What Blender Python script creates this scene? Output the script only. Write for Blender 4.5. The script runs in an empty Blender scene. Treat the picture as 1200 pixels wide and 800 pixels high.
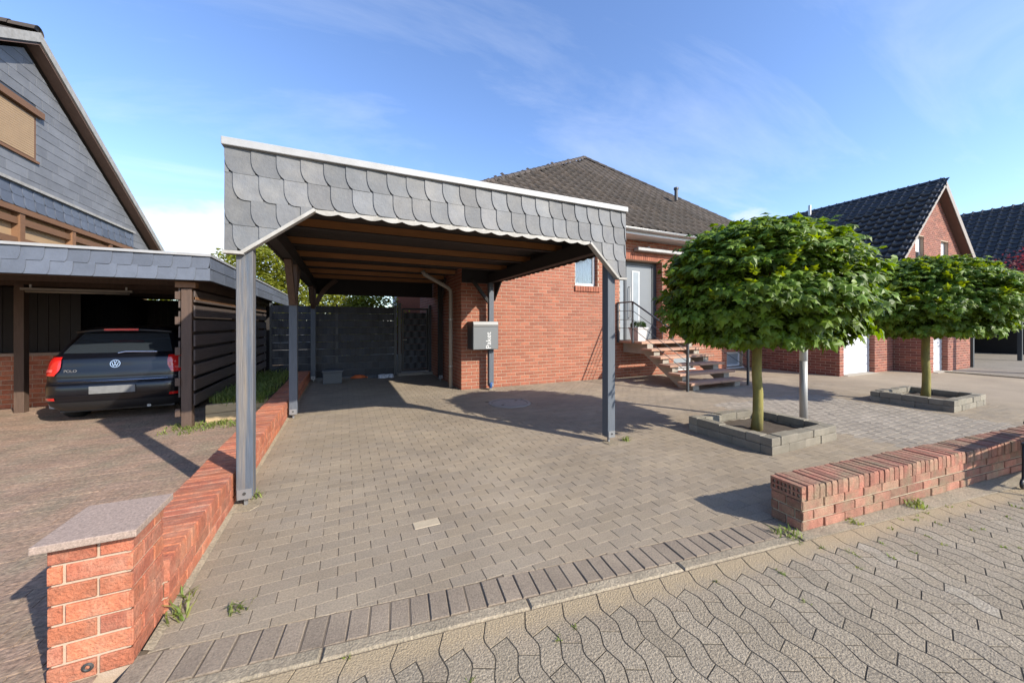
import bpy, math, random
import numpy as np
from mathutils import Vector, Matrix
random.seed(7)
R = math.radians
scene = bpy.context.scene
# ------------------------------------------------------------------ camera
CAM = Vector((0, 0, 1.5)); YAW = R(24.8)
cd = bpy.data.cameras.new('camera'); camera = bpy.data.objects.new('camera', cd)
scene.collection.objects.link(camera); scene.camera = camera
camera.location = CAM; camera.rotation_euler = (R(90), 0, -YAW)
cd.sensor_width = 36; cd.lens = 424 / 1200 * 36; cd.shift_y = -20 / 1200
cd.clip_start = 0.05; cd.clip_end = 2000
# ------------------------------------------------------------------ sky and sun
SUN_EL = R(31); SUN_AZ = R(148.2)          # azimuth clockwise from +Y
world = bpy.data.worlds.new('World'); scene.world = world; world.use_nodes = True
nt = world.node_tree; nt.nodes.clear()
def N(t, kind, **kw):
    n = t.nodes.new(kind)
    for k, v in kw.items(): setattr(n, k, v)
    return n
w_out = N(nt, 'ShaderNodeOutputWorld'); w_bg = N(nt, 'ShaderNodeBackground')
sky = N(nt, 'ShaderNodeTexSky', sky_type='NISHITA', sun_disc=False, sun_elevation=SUN_EL, sun_rotation=SUN_AZ)
sky.air_density = 1.0; sky.dust_density = 0.5; sky.ozone_density = 3.5; sky.altitude = 50
w_bg.inputs['Strength'].default_value = 0.15
def math_n(t, op, a, b=None, clamp=False):
    n = N(t, 'ShaderNodeMath', operation=op, use_clamp=clamp)
    for i, v in enumerate((a, b)):
        if v is None: continue
        if isinstance(v, (int, float)): n.inputs[i].default_value = v
        else: t.links.new(v, n.inputs[i])
    return n.outputs[0]
def world_sky():
    L = nt.links.new
    tc = N(nt, 'ShaderNodeTexCoord'); sep = N(nt, 'ShaderNodeSeparateXYZ'); L(tc.outputs['Generated'], sep.inputs[0])
    zc = math_n(nt, 'MAXIMUM', sep.outputs['Z'], 0.02)
    den = math_n(nt, 'ADD', zc, 0.12)
    px = math_n(nt, 'DIVIDE', sep.outputs['X'], den); py = math_n(nt, 'DIVIDE', sep.outputs['Y'], den)
    cmb = N(nt, 'ShaderNodeCombineXYZ'); L(px, cmb.inputs[0]); L(py, cmb.inputs[1])
    # thin cirrus streaks on a high flat layer
    mp = N(nt, 'ShaderNodeMapping'); mp.inputs['Rotation'].default_value = (0, 0, R(62)); mp.inputs['Scale'].default_value = (0.55, 1.9, 1)
    mp.inputs['Location'].default_value = (3.1, 1.4, 0)
    L(cmb.outputs[0], mp.inputs[0])
    n1 = N(nt, 'ShaderNodeTexNoise'); n1.inputs['Scale'].default_value = 1.0; n1.inputs['Detail'].default_value = 7; n1.inputs['Roughness'].default_value = 0.62; n1.inputs['Distortion'].default_value = 0.7
    L(mp.outputs[0], n1.inputs['Vector'])
    cir = N(nt, 'ShaderNodeMapRange'); L(n1.outputs['Fac'], cir.inputs[0])
    cir.inputs[1].default_value = 0.50; cir.inputs[2].default_value = 0.86; cir.inputs[3].default_value = 0; cir.inputs[4].default_value = 0.30
    # small heaps of cumulus low over the roofs
    mp2 = N(nt, 'ShaderNodeMapping'); mp2.inputs['Scale'].default_value = (4.2, 4.2, 8.0); mp2.inputs['Location'].default_value = (1.3, 0.4, 0.55)
    L(tc.outputs['Generated'], mp2.inputs[0])
    n2 = N(nt, 'ShaderNodeTexNoise'); n2.inputs['Scale'].default_value = 1.0; n2.inputs['Detail'].default_value = 9; n2.inputs['Roughness'].default_value = 0.55
    L(mp2.outputs[0], n2.inputs['Vector'])
    band = N(nt, 'ShaderNodeMapRange'); L(sep.outputs['Z'], band.inputs[0]); band.interpolation_type = 'SMOOTHSTEP'
    band.inputs[1].default_value = 0.33; band.inputs[2].default_value = 0.17; band.inputs[3].default_value = 0; band.inputs[4].default_value = 1
    th = math_n(nt, 'MULTIPLY', band.outputs[0], 0.22)
    cu = N(nt, 'ShaderNodeMapRange'); L(math_n(nt, 'ADD', n2.outputs['Fac'], th), cu.inputs[0])
    cu.inputs[1].default_value = 0.70; cu.inputs[2].default_value = 0.79; cu.inputs[3].default_value = 0; cu.inputs[4].default_value = 0.92
    cuf = math_n(nt, 'MULTIPLY', cu.outputs[0], band.outputs[0])
    hsv = N(nt, 'ShaderNodeHueSaturation'); L(sky.outputs[0], hsv.inputs['Color']); hsv.inputs['Hue'].default_value = .507; hsv.inputs['Saturation'].default_value = 1.05; hsv.inputs['Value'].default_value = 1.10
    m1 = N(nt, 'ShaderNodeMixRGB'); L(cir.outputs[0], m1.inputs[0]); L(hsv.outputs[0], m1.inputs[1]); m1.inputs[2].default_value = (4.4, 4.6, 4.9, 1)
    m2 = N(nt, 'ShaderNodeMixRGB'); L(cuf, m2.inputs[0]); L(m1.outputs[0], m2.inputs[1]); m2.inputs[2].default_value = (4.0, 4.05, 4.2, 1)
    L(m2.outputs[0], w_bg.inputs['Color']); L(w_bg.outputs[0], w_out.inputs['Surface'])
world_sky()
sl = bpy.data.lights.new('sun', 'SUN'); sun = bpy.data.objects.new('sun', sl); scene.collection.objects.link(sun)
sl.energy = 4.0; sl.angle = R(0.53); sl.color = (1.0, 0.93, 0.82)
sd = Vector((math.sin(SUN_AZ) * math.cos(SUN_EL), math.cos(SUN_AZ) * math.cos(SUN_EL), math.sin(SUN_EL)))
sun.rotation_euler = sd.to_track_quat('Z', 'Y').to_euler(); sun.location = sd * 60
scene.view_settings.view_transform = 'Standard'; scene.view_settings.look = 'None'
scene.view_settings.exposure = 0.95; scene.view_settings.gamma = 1; scene.view_settings.use_curve_mapping = False
scene.render.engine = 'CYCLES'
# ------------------------------------------------------------------ helpers
COL = scene.collection
FWD = Vector((math.sin(YAW), math.cos(YAW), 0)); RGT = Vector((math.cos(YAW), -math.sin(YAW), 0))
def pix(p):
    d = p[0] * FWD.x + p[1] * FWD.y; r = p[0] * RGT.x + p[1] * RGT.y
    if d < 0.1: return None
    return 600 + 424 * r / d, 380 - 424 * (p[2] - 1.5) / d
def view_key(p):
    q = pix(p); dist = math.dist(p, CAM)
    if q is None or not (-15 < q[0] < 1215 and -15 < q[1] < 815): return dist + 1000
    return dist
class MB:
    def __init__(s): s.v = []; s.f = []
    def add(s, vs, fs):
        b = len(s.v); s.v += [tuple(x) for x in vs]; s.f += [tuple(i + b for i in f) for f in fs]; return s
    def box(s, x0, x1, y0, y1, z0, z1):
        vs = [(x, y, z) for z in (z0, z1) for y in (y0, y1) for x in (x0, x1)]
        return s.add(vs, [(0, 2, 3, 1), (4, 5, 7, 6), (0, 1, 5, 4), (2, 6, 7, 3), (0, 4, 6, 2), (1, 3, 7, 5)])
    def bar(s, p0, p1, w, h, up=(0, 0, 1)):
        p0 = Vector(p0); p1 = Vector(p1); d = (p1 - p0).normalized(); up = Vector(up)
        a = d.cross(up)
        if a.length < 1e-4: a = d.cross(Vector((0, 1, 0)))
        a.normalize(); b = a.cross(d).normalized()
        vs = [p + a * (w / 2 * i) + b * (h / 2 * j) for p in (p0, p1) for j in (-1, 1) for i in (-1, 1)]
        return s.add(vs, [(0, 1, 3, 2), (4, 6, 7, 5), (0, 4, 5, 1), (2, 3, 7, 6), (0, 2, 6, 4), (1, 5, 7, 3)])
    def tube(s, pts, r, n=10, cap=True):
        pts = [Vector(p) for p in pts]; rs = r if isinstance(r, (list, tuple)) else [r] * len(pts)
        vs = []; prev = None
        for i, p in enumerate(pts):
            d = (pts[min(i + 1, len(pts) - 1)] - pts[max(i - 1, 0)]).normalized()
            a = d.cross(Vector((0, 0, 1))) if prev is None else prev - d * prev.dot(d)
            if a.length < 1e-4: a = d.cross(Vector((1, 0, 0)))
            a.normalize(); prev = a; b = d.cross(a)
            vs += [p + (a * math.cos(t) + b * math.sin(t)) * rs[i] for t in [2 * math.pi * k / n for k in range(n)]]
        fs = [(i * n + k, i * n + (k + 1) % n, (i + 1) * n + (k + 1) % n, (i + 1) * n + k) for i in range(len(pts) - 1) for k in range(n)]
        if cap: fs += [tuple(range(n))[::-1], tuple(range((len(pts) - 1) * n, len(pts) * n))]
        return s.add(vs, fs)
    def prism(s, poly, fn, n0, n1):          # polygon in (u,v), swept in n; fn(u,v,n)->xyz
        k = len(poly); vs = [fn(u, v, n0) for u, v in poly] + [fn(u, v, n1) for u, v in poly]
        fs = [tuple(range(k))[::-1], tuple(range(k, 2 * k))] + [(i, (i + 1) % k, k + (i + 1) % k, k + i) for i in range(k)]
        return s.add(vs, fs)
    def grid(s, rows, close=False):
        n = len(rows[0]); vs = [p for r in rows for p in r]
        m = n if close else n - 1
        return s.add(vs, [(i * n + k, i * n + (k + 1) % n, (i + 1) * n + (k + 1) % n, (i + 1) * n + k) for i in range(len(rows) - 1) for k in range(m)])
    def lathe(s, prof, c, n=24):
        rows = [[(c[0] + r * math.cos(2 * math.pi * k / n), c[1] + r * math.sin(2 * math.pi * k / n), c[2] + z) for k in range(n)] for r, z in prof]
        return s.grid(rows, True)
    def mesh(s, name):
        m = bpy.data.meshes.new(name); m.from_pydata(s.v, [], s.f); m.update(); return m
def link(o, parent=None):
    COL.objects.link(o)
    if parent is not None:
        o.parent = parent; o.matrix_parent_inverse = PINV.get(parent.name, Matrix())
    return o
PINV = {}
def obj(name, mb, mat, parent=None, smooth=False, bevel=0, seg=2, recalc=False):
    me = mb.mesh(name) if isinstance(mb, MB) else mb
    if recalc:
        import bmesh
        bm = bmesh.new(); bm.from_mesh(me); bmesh.ops.recalc_face_normals(bm, faces=bm.faces); bm.to_mesh(me); bm.free()
    o = bpy.data.objects.new(name, me)
    if mat is not None and not me.materials: me.materials.append(mat)
    if smooth:
        for p in me.polygons: p.use_smooth = True
    link(o, parent)
    if bevel:
        b = o.modifiers.new('bevel', 'BEVEL'); b.width = bevel; b.segments = seg; b.limit_method = 'ANGLE'; b.angle_limit = R(40)
    return o
def tag(o, label, cat, group=None):
    o['label'] = label; o['category'] = cat
    if group: o['group'] = group
    return o
def thing(name, label, cat, loc=(0, 0, 0), group=None):
    o = bpy.data.objects.new(name, None); COL.objects.link(o); o.location = loc; o.empty_display_size = 0.1
    PINV[o.name] = Matrix.Translation(-Vector(loc)); return tag(o, label, cat, group)
def struct(name, mb, mat, **k):
    o = obj(name, mb, mat, **k); o['kind'] = 'structure'; return o
def clip(poly, a, b, c):                     # keep a*u+b*v+c >= 0
    out = []
    for i in range(len(poly)):
        p, q = poly[i], poly[(i + 1) % len(poly)]
        dp = a * p[0] + b * p[1] + c; dq = a * q[0] + b * q[1] + c
        if dp >= 0: out.append(p)
        if (dp > 0 and dq < 0) or (dp < 0 and dq > 0):
            t = dp / (dp - dq); out.append((p[0] + (q[0] - p[0]) * t, p[1] + (q[1] - p[1]) * t))
    res = []
    for p in out:
        if not res or math.dist(p, res[-1]) > 1e-4: res.append(p)
    if len(res) > 1 and math.dist(res[0], res[-1]) < 1e-4: res.pop()
    return res
def area(p): return 0.5 * sum(p[i][0] * p[(i + 1) % len(p)][1] - p[(i + 1) % len(p)][0] * p[i][1] for i in range(len(p)))
def inset(poly, d):
    n = len(poly); out = []
    for i in range(n):
        p0, p1, p2 = poly[i - 1], poly[i], poly[(i + 1) % n]
        e1 = (p1[0] - p0[0], p1[1] - p0[1]); e2 = (p2[0] - p1[0], p2[1] - p1[1])
        l1 = math.hypot(*e1) or 1e-6; l2 = math.hypot(*e2) or 1e-6
        n1 = (-e1[1] / l1, e1[0] / l1); n2 = (-e2[1] / l2, e2[0] / l2)
        bx, by = n1[0] + n2[0], n1[1] + n2[1]; k = 1 + n1[0] * n2[0] + n1[1] * n2[1]
        k = max(k, 0.35); out.append((p1[0] + bx * d / k, p1[1] + by * d / k))
    return out
def poly_geo(poly, fn, joint, bev, top, bottom, tilt=(0, 0)):
    """bevelled flat piece: returns verts, faces. fn(u,v,n)."""
    if area(poly) < 0: poly = poly[::-1]
    n = len(poly); a = inset(poly, joint); b = inset(poly, joint + bev)
    cu = sum(p[0] for p in poly) / n; cv = sum(p[1] for p in poly) / n
    T = lambda p: (p[0] - cu) * tilt[0] + (p[1] - cv) * tilt[1]
    vs = [fn(u, v, bottom) for u, v in a] + [fn(u, v, top - bev + T((u, v))) for u, v in a] + [fn(u, v, top + T((u, v))) for u, v in b]
    fs = [(i + r * n, (i + 1) % n + r * n, (i + 1) % n + (r + 1) * n, i + (r + 1) * n) for r in (0, 1) for i in range(n)] + [tuple(range(2 * n, 3 * n))]
    return vs, fs
def poly_pieces(name, parent, mat, items, fn, nmax=300, joint=0.0025, bev=0.003, top=0, bottom=-0.03, jit=0.002, tilt=0.01, stuff=None, center=None):
    """items: list of polygons (u,v); nearest nmax become objects, the rest one part of kind stuff"""
    keyed = []
    for p in items:
        cu = sum(q[0] for q in p) / len(p); cv = sum(q[1] for q in p) / len(p)
        keyed.append((view_key(fn(cu, cv, top)), p, (cu, cv)))
    keyed.sort(key=lambda t: t[0]); rest = MB()
    for i, (k, p, c) in enumerate(keyed):
        dz = random.uniform(-jit, jit); tl = (random.uniform(-tilt, tilt), random.uniform(-tilt, tilt))
        if i < nmax:
            o3 = Vector(fn(c[0], c[1], top))
            vs, fs = poly_geo(p, fn, joint, bev, top + dz, bottom, tl)
            m = MB(); m.add([Vector(v) - o3 for v in vs], fs)
            o = obj(name, m, mat, parent); o.location = o3
        else:
            rest.add(*poly_geo(p, fn, joint, bev, top + dz, bottom, tl))
    if rest.v:
        o = obj(stuff or name + '_rest', rest, mat, parent); o['kind'] = 'stuff'
def inst_pieces(name, parent, mat, proto, xf, nmax=300, stuff=None, smooth=False):
    """proto: MB of one piece; xf: list of 4x4; nearest nmax are objects sharing the mesh"""
    if not xf: return
    xf = sorted(xf, key=lambda m: view_key(m @ Vector((.5, .5, .5)))); me = proto.mesh(name); me.materials.append(mat)
    if smooth:
        for p in me.polygons: p.use_smooth = True
    for m in xf[:nmax]:
        o = bpy.data.objects.new(name, me); link(o, parent); o.matrix_basis = m
    rest = xf[nmax:]
    if rest:
        pv = np.array([(*v, 1.0) for v in proto.v]); allv = []; allf = []
        for k, m in enumerate(rest):
            allv.append((pv @ np.array(m).T)[:, :3]); b = k * len(pv); allf += [tuple(i + b for i in f) for f in proto.f]
        me2 = bpy.data.meshes.new(name); me2.from_pydata(np.concatenate(allv).tolist(), [], allf); me2.update(); me2.materials.append(mat)
        if smooth:
            for p in me2.polygons: p.use_smooth = True
        o = bpy.data.objects.new(stuff or name + '_rest', me2); link(o, parent); o['kind'] = 'stuff'
def brick_proto(cx=.018, cz=.06):
    m = MB(); a = [(0, 0, 0), (1, 0, 0), (1, 0, 1), (0, 0, 1)]; b = [(x, .82, z) for x, _, z in a]
    c = [(cx, 1, cz), (1 - cx, 1, cz), (1 - cx, 1, 1 - cz), (cx, 1, 1 - cz)]
    m.add(a + b + c, [(i + r * 4, i + r * 4 + 4, (i + 1) % 4 + r * 4 + 4, (i + 1) % 4 + r * 4) for r in (0, 1) for i in range(4)] + [(11, 10, 9, 8)])
    return m
BRICK = brick_proto()
def frame(o, u, n, w):
    """matrix with columns u, n, w (already scaled) and origin o"""
    return Matrix(((u[0], n[0], w[0], o[0]), (u[1], n[1], w[1], o[1]), (u[2], n[2], w[2], o[2]), (0, 0, 0, 1)))
def brick_xf(o, u, n, L, H, holes=(), bl=.24, bh=.071, j=.0115, proud=.006, deep=.02, off=0.0, header=False, rough=.0015):
    """brick transforms over a rectangular wall face; holes: (u0,u1,v0,v1)"""
    o = Vector(o); u = Vector(u); n = Vector(n); out = []; rows = int(round(H / (bh + j))); ch = H / rows
    for r in range(rows):
        v0 = r * ch + j / 2; v1 = (r + 1) * ch - j / 2; vm = (v0 + v1) / 2
        x = -(bl + j) / 2 * (r % 2) - off; segs = []
        while x < L:
            a, b = max(x, 0), min(x + bl, L)
            if b - a > .03: segs.append((a, b))
            x += bl + j
        for (a, b) in segs:
            parts = [(a, b)]
            for (h0, h1, g0, g1) in holes:
                if g0 < vm < g1:
                    nx = []
                    for (p, q) in parts:
                        if q <= h0 or p >= h1: nx.append((p, q)); continue
                        if p < h0 - .02: nx.append((p, h0))
                        if q > h1 + .02: nx.append((h1, q))
                    parts = nx
            for (p, q) in parts:
                pr = proud + random.uniform(-rough, rough)
                out.append(frame(o + u * p + n * (pr - deep) + Vector((0, 0, v0)), u * (q - p), n * deep, Vector((0, 0, v1 - v0))))
    return out
def text_mesh(body, size, depth=.002):
    c = bpy.data.curves.new('lettering', 'FONT'); c.body = body; c.size = size; c.extrude = depth; c.align_x = 'CENTER'; c.align_y = 'CENTER'
    o = bpy.data.objects.new('lettering', c); COL.objects.link(o)
    me = bpy.data.meshes.new_from_object(o.evaluated_get(bpy.context.evaluated_depsgraph_get()))
    bpy.data.objects.remove(o); bpy.data.curves.remove(c); return me
# ------------------------------------------------------------------ materials
def mat(name, col, rough=.7, var=.0, col2=None, mix2=.0, nscale=6., namp=.12, fscale=0., famp=0., bump=.0, bscale=60., metal=0., spec=.5, stretch=(1, 1, 1), stain=None, stain_amt=0., stain_scale=1.2, trans=0., coat=0., alpha=1., hole=0.):
    m = bpy.data.materials.new(name); m.use_nodes = True; t = m.node_tree; L = t.links.new
    bs = t.nodes['Principled BSDF']; geo = N(t, 'ShaderNodeNewGeometry'); oi = N(t, 'ShaderNodeObjectInfo')
    bs.inputs['Roughness'].default_value = rough; bs.inputs['Metallic'].default_value = metal; bs.inputs['Specular IOR Level'].default_value = spec
    bs.inputs['Coat Weight'].default_value = coat; bs.inputs['Coat Roughness'].default_value = .03
    rnd = math_n(t, 'FRACT', math_n(t, 'ADD', geo.outputs['Random Per Island'], oi.outputs['Random']))
    mp = N(t, 'ShaderNodeMapping'); L(geo.outputs['Position'], mp.inputs[0]); mp.inputs['Scale'].default_value = stretch
    def noise(sc, det=5, r=.6):
        n = N(t, 'ShaderNodeTexNoise'); n.inputs['Scale'].default_value = sc; n.inputs['Detail'].default_value = det; n.inputs['Roughness'].default_value = r
        L(mp.outputs[0], n.inputs['Vector']); return n.outputs['Fac']
    base = N(t, 'ShaderNodeRGB'); base.outputs[0].default_value = (*col, 1); c = base.outputs[0]
    if col2 is not None:
        mx = N(t, 'ShaderNodeMixRGB'); mx.inputs[2].default_value = (*col2, 1); L(c, mx.inputs[1])
        r2 = math_n(t, 'FRACT', math_n(t, 'MULTIPLY', rnd, 7.31))
        L(math_n(t, 'MULTIPLY', r2, mix2), mx.inputs[0]); c = mx.outputs[0]
    if stain is not None:
        mr = N(t, 'ShaderNodeMapRange'); L(noise(stain_scale, 8, .68), mr.inputs[0]); mr.inputs[1].default_value = .44; mr.inputs[2].default_value = .68; mr.inputs[4].default_value = stain_amt
        mx = N(t, 'ShaderNodeMixRGB'); mx.inputs[2].default_value = (*stain, 1); L(c, mx.inputs[1]); L(mr.outputs[0], mx.inputs[0]); c = mx.outputs[0]
    k = None
    def mul(x):
        nonlocal k
        k = x if k is None else math_n(t, 'MULTIPLY', k, x)
    if var: mul(math_n(t, 'ADD', math_n(t, 'MULTIPLY', rnd, 2 * var), 1 - var))
    if namp: mul(math_n(t, 'ADD', math_n(t, 'MULTIPLY', noise(nscale), 4 * namp), 1 - 2 * namp))
    if famp: mul(math_n(t, 'ADD', math_n(t, 'MULTIPLY', noise(fscale, 2, .5), 4 * famp), 1 - 2 * famp))
    if k is not None:
        vm = N(t, 'ShaderNodeVectorMath', operation='SCALE'); L(c, vm.inputs[0]); L(k, vm.inputs['Scale']); c = vm.outputs[0]
    L(c, bs.inputs['Base Color'])
    if bump:
        b = N(t, 'ShaderNodeBump'); b.inputs['Strength'].default_value = bump; b.inputs['Distance'].default_value = .01; L(noise(bscale, 4, .6), b.inputs['Height']); L(b.outputs[0], bs.inputs['Normal'])
    if trans:
        tr = N(t, 'ShaderNodeBsdfTranslucent'); ms = N(t, 'ShaderNodeMixShader'); ms.inputs[0].default_value = trans
        hs = N(t, 'ShaderNodeHueSaturation'); hs.inputs['Value'].default_value = 1.9; hs.inputs['Hue'].default_value = .485; hs.inputs['Saturation'].default_value = 1.1; L(c, hs.inputs['Color']); L(hs.outputs[0], tr.inputs[0])
        L(bs.outputs[0], ms.inputs[1]); L(tr.outputs[0], ms.inputs[2]); L(ms.outputs[0], t.nodes['Material Output'].inputs[0])
    return m
def glass_mat(name, tint=(.02, .025, .03), rough=.03):
    m = mat(name, tint, rough, namp=0, spec=.9); return m
def clear_glass(name):
    m = bpy.data.materials.new(name); m.use_nodes = True; t = m.node_tree; t.nodes.clear()
    o = N(t, 'ShaderNodeOutputMaterial'); a = N(t, 'ShaderNodeBsdfTransparent'); g = N(t, 'ShaderNodeBsdfGlossy'); g.inputs['Roughness'].default_value = .02
    a.inputs[0].default_value = (.82, .86, .86, 1); fr = N(t, 'ShaderNodeFresnel'); fr.inputs[0].default_value = 1.5
    k = math_n(t, 'ADD', math_n(t, 'MULTIPLY', fr.outputs[0], 1.2), .05, True); mx = N(t, 'ShaderNodeMixShader')
    t.links.new(k, mx.inputs[0]); t.links.new(a.outputs[0], mx.inputs[1]); t.links.new(g.outputs[0], mx.inputs[2]); t.links.new(mx.outputs[0], o.inputs[0]); return m
M = {}
M['brick'] = mat('house_brick', (.31, .108, .06), .88, var=.15, col2=(.25, .085, .05), mix2=.85, nscale=14, namp=.16, bump=.35, bscale=130, famp=.12, fscale=90)
M['mortar'] = mat('mortar', (.41, .31, .225), .95, nscale=30, namp=.1, bump=.3, bscale=200)
M['wbrick'] = mat('garden_wall_brick', (.42, .138, .066), .88, var=.17, col2=(.31, .092, .055), mix2=.8, nscale=18, namp=.22, bump=1.0, bscale=60, famp=.22, fscale=120, stain=(.36, .235, .16), stain_amt=.45, stain_scale=7)
M['obrick'] = mat('old_wall_brick', (.30, .118, .078), .92, var=.24, col2=(.27, .17, .11), mix2=.6, nscale=14, namp=.24, bump=.9, bscale=70, famp=.24, fscale=120, stain=(.20, .165, .10), stain_amt=.85, stain_scale=5)
M['omortar'] = mat('old_mortar', (.36, .31, .22), .95, nscale=20, namp=.16, bump=.5, bscale=120)
M['gbrick'] = mat('garage_brick', (.25, .082, .05), .85, var=.25, col2=(.17, .055, .04), mix2=.9, nscale=14, namp=.1, bump=.3, bscale=120)
M['paver'] = mat('driveway_paver', (.262, .209, .146), .92, var=.08, col2=(.24, .198, .148), mix2=.8, nscale=1.1, namp=.17, fscale=95, famp=.26, bump=.6, bscale=160, stain=(.31, .25, .17), stain_amt=.5, stain_scale=.9)
M['paver_pale'] = mat('pale_paver', (.40, .33, .23), .9, nscale=8, namp=.08, fscale=190, famp=.12, bump=.4, bscale=260)
M['paver_grey'] = mat('grey_paver', (.258, .222, .176), .92, var=.10, nscale=1.5, namp=.14, fscale=95, famp=.22, bump=.5, bscale=160)
M['soldier'] = mat('border_paver', (.225, .178, .13), .92, var=.10, nscale=3, namp=.12, fscale=95, famp=.26, bump=.6, bscale=160, stain=(.26, .21, .15), stain_amt=.5, stain_scale=3)
M['joint'] = mat('joint_sand', (.135, .105, .075), .98, nscale=2.5, namp=.2, fscale=160, famp=.2, bump=.5, bscale=200)
M['rpaver'] = mat('road_paver', (.276, .226, .158), .92, var=.08, col2=(.295, .248, .182), mix2=.7, nscale=2.2, namp=.12, fscale=90, famp=.45, bump=1.0, bscale=110, stain=(.245, .20, .135), stain_amt=.45, stain_scale=2.6)
M['rpaver_edge'] = mat('edge_paver', (.285, .23, .162), .92, var=.08, nscale=2.2, namp=.12, fscale=90, famp=.45, bump=1.0, bscale=110, stain=(.245, .20, .135), stain_amt=.45, stain_scale=2.6)
M['rpaver_light'] = mat('worn_paver', (.35, .30, .225), .92, var=.1, nscale=9, namp=.2, fscale=90, famp=.4, bump=.9, bscale=110, stain=(.26, .215, .15), stain_amt=.8, stain_scale=11)
M['rjoint'] = mat('road_joint', (.06, .05, .036), .98, nscale=5, namp=.22, fscale=120, famp=.2, bump=.5, bscale=160)
M['kerb'] = mat('kerb_concrete', (.30, .245, .17), .94, var=.1, nscale=4, namp=.2, fscale=70, famp=.32, bump=1.0, bscale=100, stain=(.22, .19, .13), stain_amt=.5, stain_scale=5)
M['concrete'] = mat('concrete', (.33, .29, .235), .9, var=.08, nscale=5, namp=.12, fscale=130, famp=.12, bump=.5, bscale=130)
M['block'] = mat('planter_block', (.225, .2, .155), .92, var=.18, nscale=7, namp=.16, fscale=90, famp=.12, bump=.8, bscale=90, stain=(.15, .14, .1), stain_amt=.45, stain_scale=4)
M['granite'] = mat('granite', (.30, .225, .18), .85, var=.0, nscale=70, namp=.28, fscale=160, famp=.3, bump=.15, bscale=200)
M['ndrive'] = mat('neighbour_paving', (.27, .185, .128), .95, nscale=1.6, namp=.26, fscale=30, famp=.42, bump=1.0, bscale=40, stain=(.17, .135, .095), stain_amt=.8, stain_scale=2.4)
M['opaver'] = mat('old_red_paver', (.27, .178, .122), .95, var=.07, col2=(.235, .162, .12), mix2=.7, nscale=1.6, namp=.2, fscale=40, famp=.4, bump=1.0, bscale=50, stain=(.205, .17, .115), stain_amt=.8, stain_scale=2.4)
M['lane'] = mat('lane_paving', (.20, .175, .14), .92, nscale=1.2, namp=.16, fscale=14, famp=.2)
M['ground'] = mat('ground', (.14, .12, .09), .98, nscale=.6, namp=.2, fscale=20, famp=.15)
M['slate'] = mat('slate', (.132, .133, .136), .65, var=.26, col2=(.118, .125, .132), mix2=.8, nscale=9, namp=.16, bump=.3, bscale=40, stain=(.19, .178, .155), stain_amt=.45, stain_scale=4)
M['slate_n'] = mat('neighbour_slate', (.10, .115, .145), .6, var=.16, nscale=8, namp=.12, bump=.2, bscale=40)
M['slate_g'] = mat('gable_slate', (.16, .165, .175), .65, var=.10, nscale=3, namp=.14, bump=.25, bscale=40)
M['trim'] = mat('white_trim', (.34, .325, .295), .6, nscale=9, namp=.14, stain=(.20, .18, .14), stain_amt=.6, stain_scale=8)
M['alu'] = mat('aluminium_trim', (.33, .33, .325), .55, metal=.1, nscale=5, namp=.1, stain=(.25, .24, .22), stain_amt=.5, stain_scale=3)
M['post'] = mat('weathered_post', (.07, .085, .108), .75, nscale=9, namp=.22, stretch=(16, 16, .6), stain=(.23, .18, .125), stain_amt=.85, stain_scale=.9, bump=.4, bscale=10)
M['post2'] = mat('painted_post', (.085, .098, .115), .65, nscale=6, namp=.14, stretch=(10, 10, .8), bump=.2, bscale=10)
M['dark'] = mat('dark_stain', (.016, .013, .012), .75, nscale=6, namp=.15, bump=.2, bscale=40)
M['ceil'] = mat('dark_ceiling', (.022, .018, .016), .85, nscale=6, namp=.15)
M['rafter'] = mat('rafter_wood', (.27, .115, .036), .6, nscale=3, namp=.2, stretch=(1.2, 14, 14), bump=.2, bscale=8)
M['brown'] = mat('brown_wood', (.085, .052, .036), .7, nscale=4, namp=.22, stretch=(6, 6, .8), bump=.3, bscale=8)
M['plank'] = mat('plank_wood', (.075, .056, .047), .75, var=.22, nscale=4, namp=.22, stretch=(8, .8, 8), bump=.3, bscale=8)
M['orange_wood'] = mat('orange_wood', (.17, .085, .04), .65, var=.2, nscale=4, namp=.15, stretch=(6, .8, 6))
M['sleeper'] = mat('sleeper_wood', (.37, .27, .15), .8, var=.12, nscale=5, namp=.18, stretch=(1, 8, 12), bump=.3, bscale=14)
M['tile'] = mat('brown_roof_tile', (.05, .041, .034), .85, var=.18, col2=(.072, .053, .04), mix2=.6, nscale=3, namp=.16, fscale=60, famp=.16, bump=.3, bscale=80)
M['btile'] = mat('black_roof_tile', (.026, .027, .032), .3, var=.2, nscale=3, namp=.1)
M['white'] = mat('white_paint', (.62, .62, .61), .5, nscale=4, namp=.04)
M['gdoor'] = mat('garage_door_white', (.55, .56, .58), .4, nscale=4, namp=.03)
M['door'] = mat('grey_door', (.165, .178, .187), .35, nscale=4, namp=.03)
M['anth'] = mat('anthracite', (.045, .05, .055), .45, namp=.05)
M['black'] = mat('black_metal', (.016, .016, .017), .45, namp=.05)
M['strip'] = mat('fence_strip', (.032, .036, .045), .6, var=.22, nscale=4, namp=.08)
M['wire'] = mat('galvanised_wire', (.32, .33, .34), .45, metal=.7, namp=.05)
M['zinc'] = mat('zinc', (.42, .42, .41), .4, metal=.6, nscale=5, namp=.1)
M['pvc'] = mat('grey_plastic_pipe', (.25, .225, .195), .5, nscale=5, namp=.12)
M['glass'] = glass_mat('window_glass')
M['clear'] = clear_glass('clear_pane')
M['curtain'] = mat('curtain', (.50, .53, .56), .9, namp=.2, nscale=9)
M['steel'] = mat('satin_steel', (.36, .355, .335), .5, metal=.25, namp=.06)
M['mailgrey'] = mat('mailbox_grey', (.15, .158, .162), .45, metal=.1, namp=.03)
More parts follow.
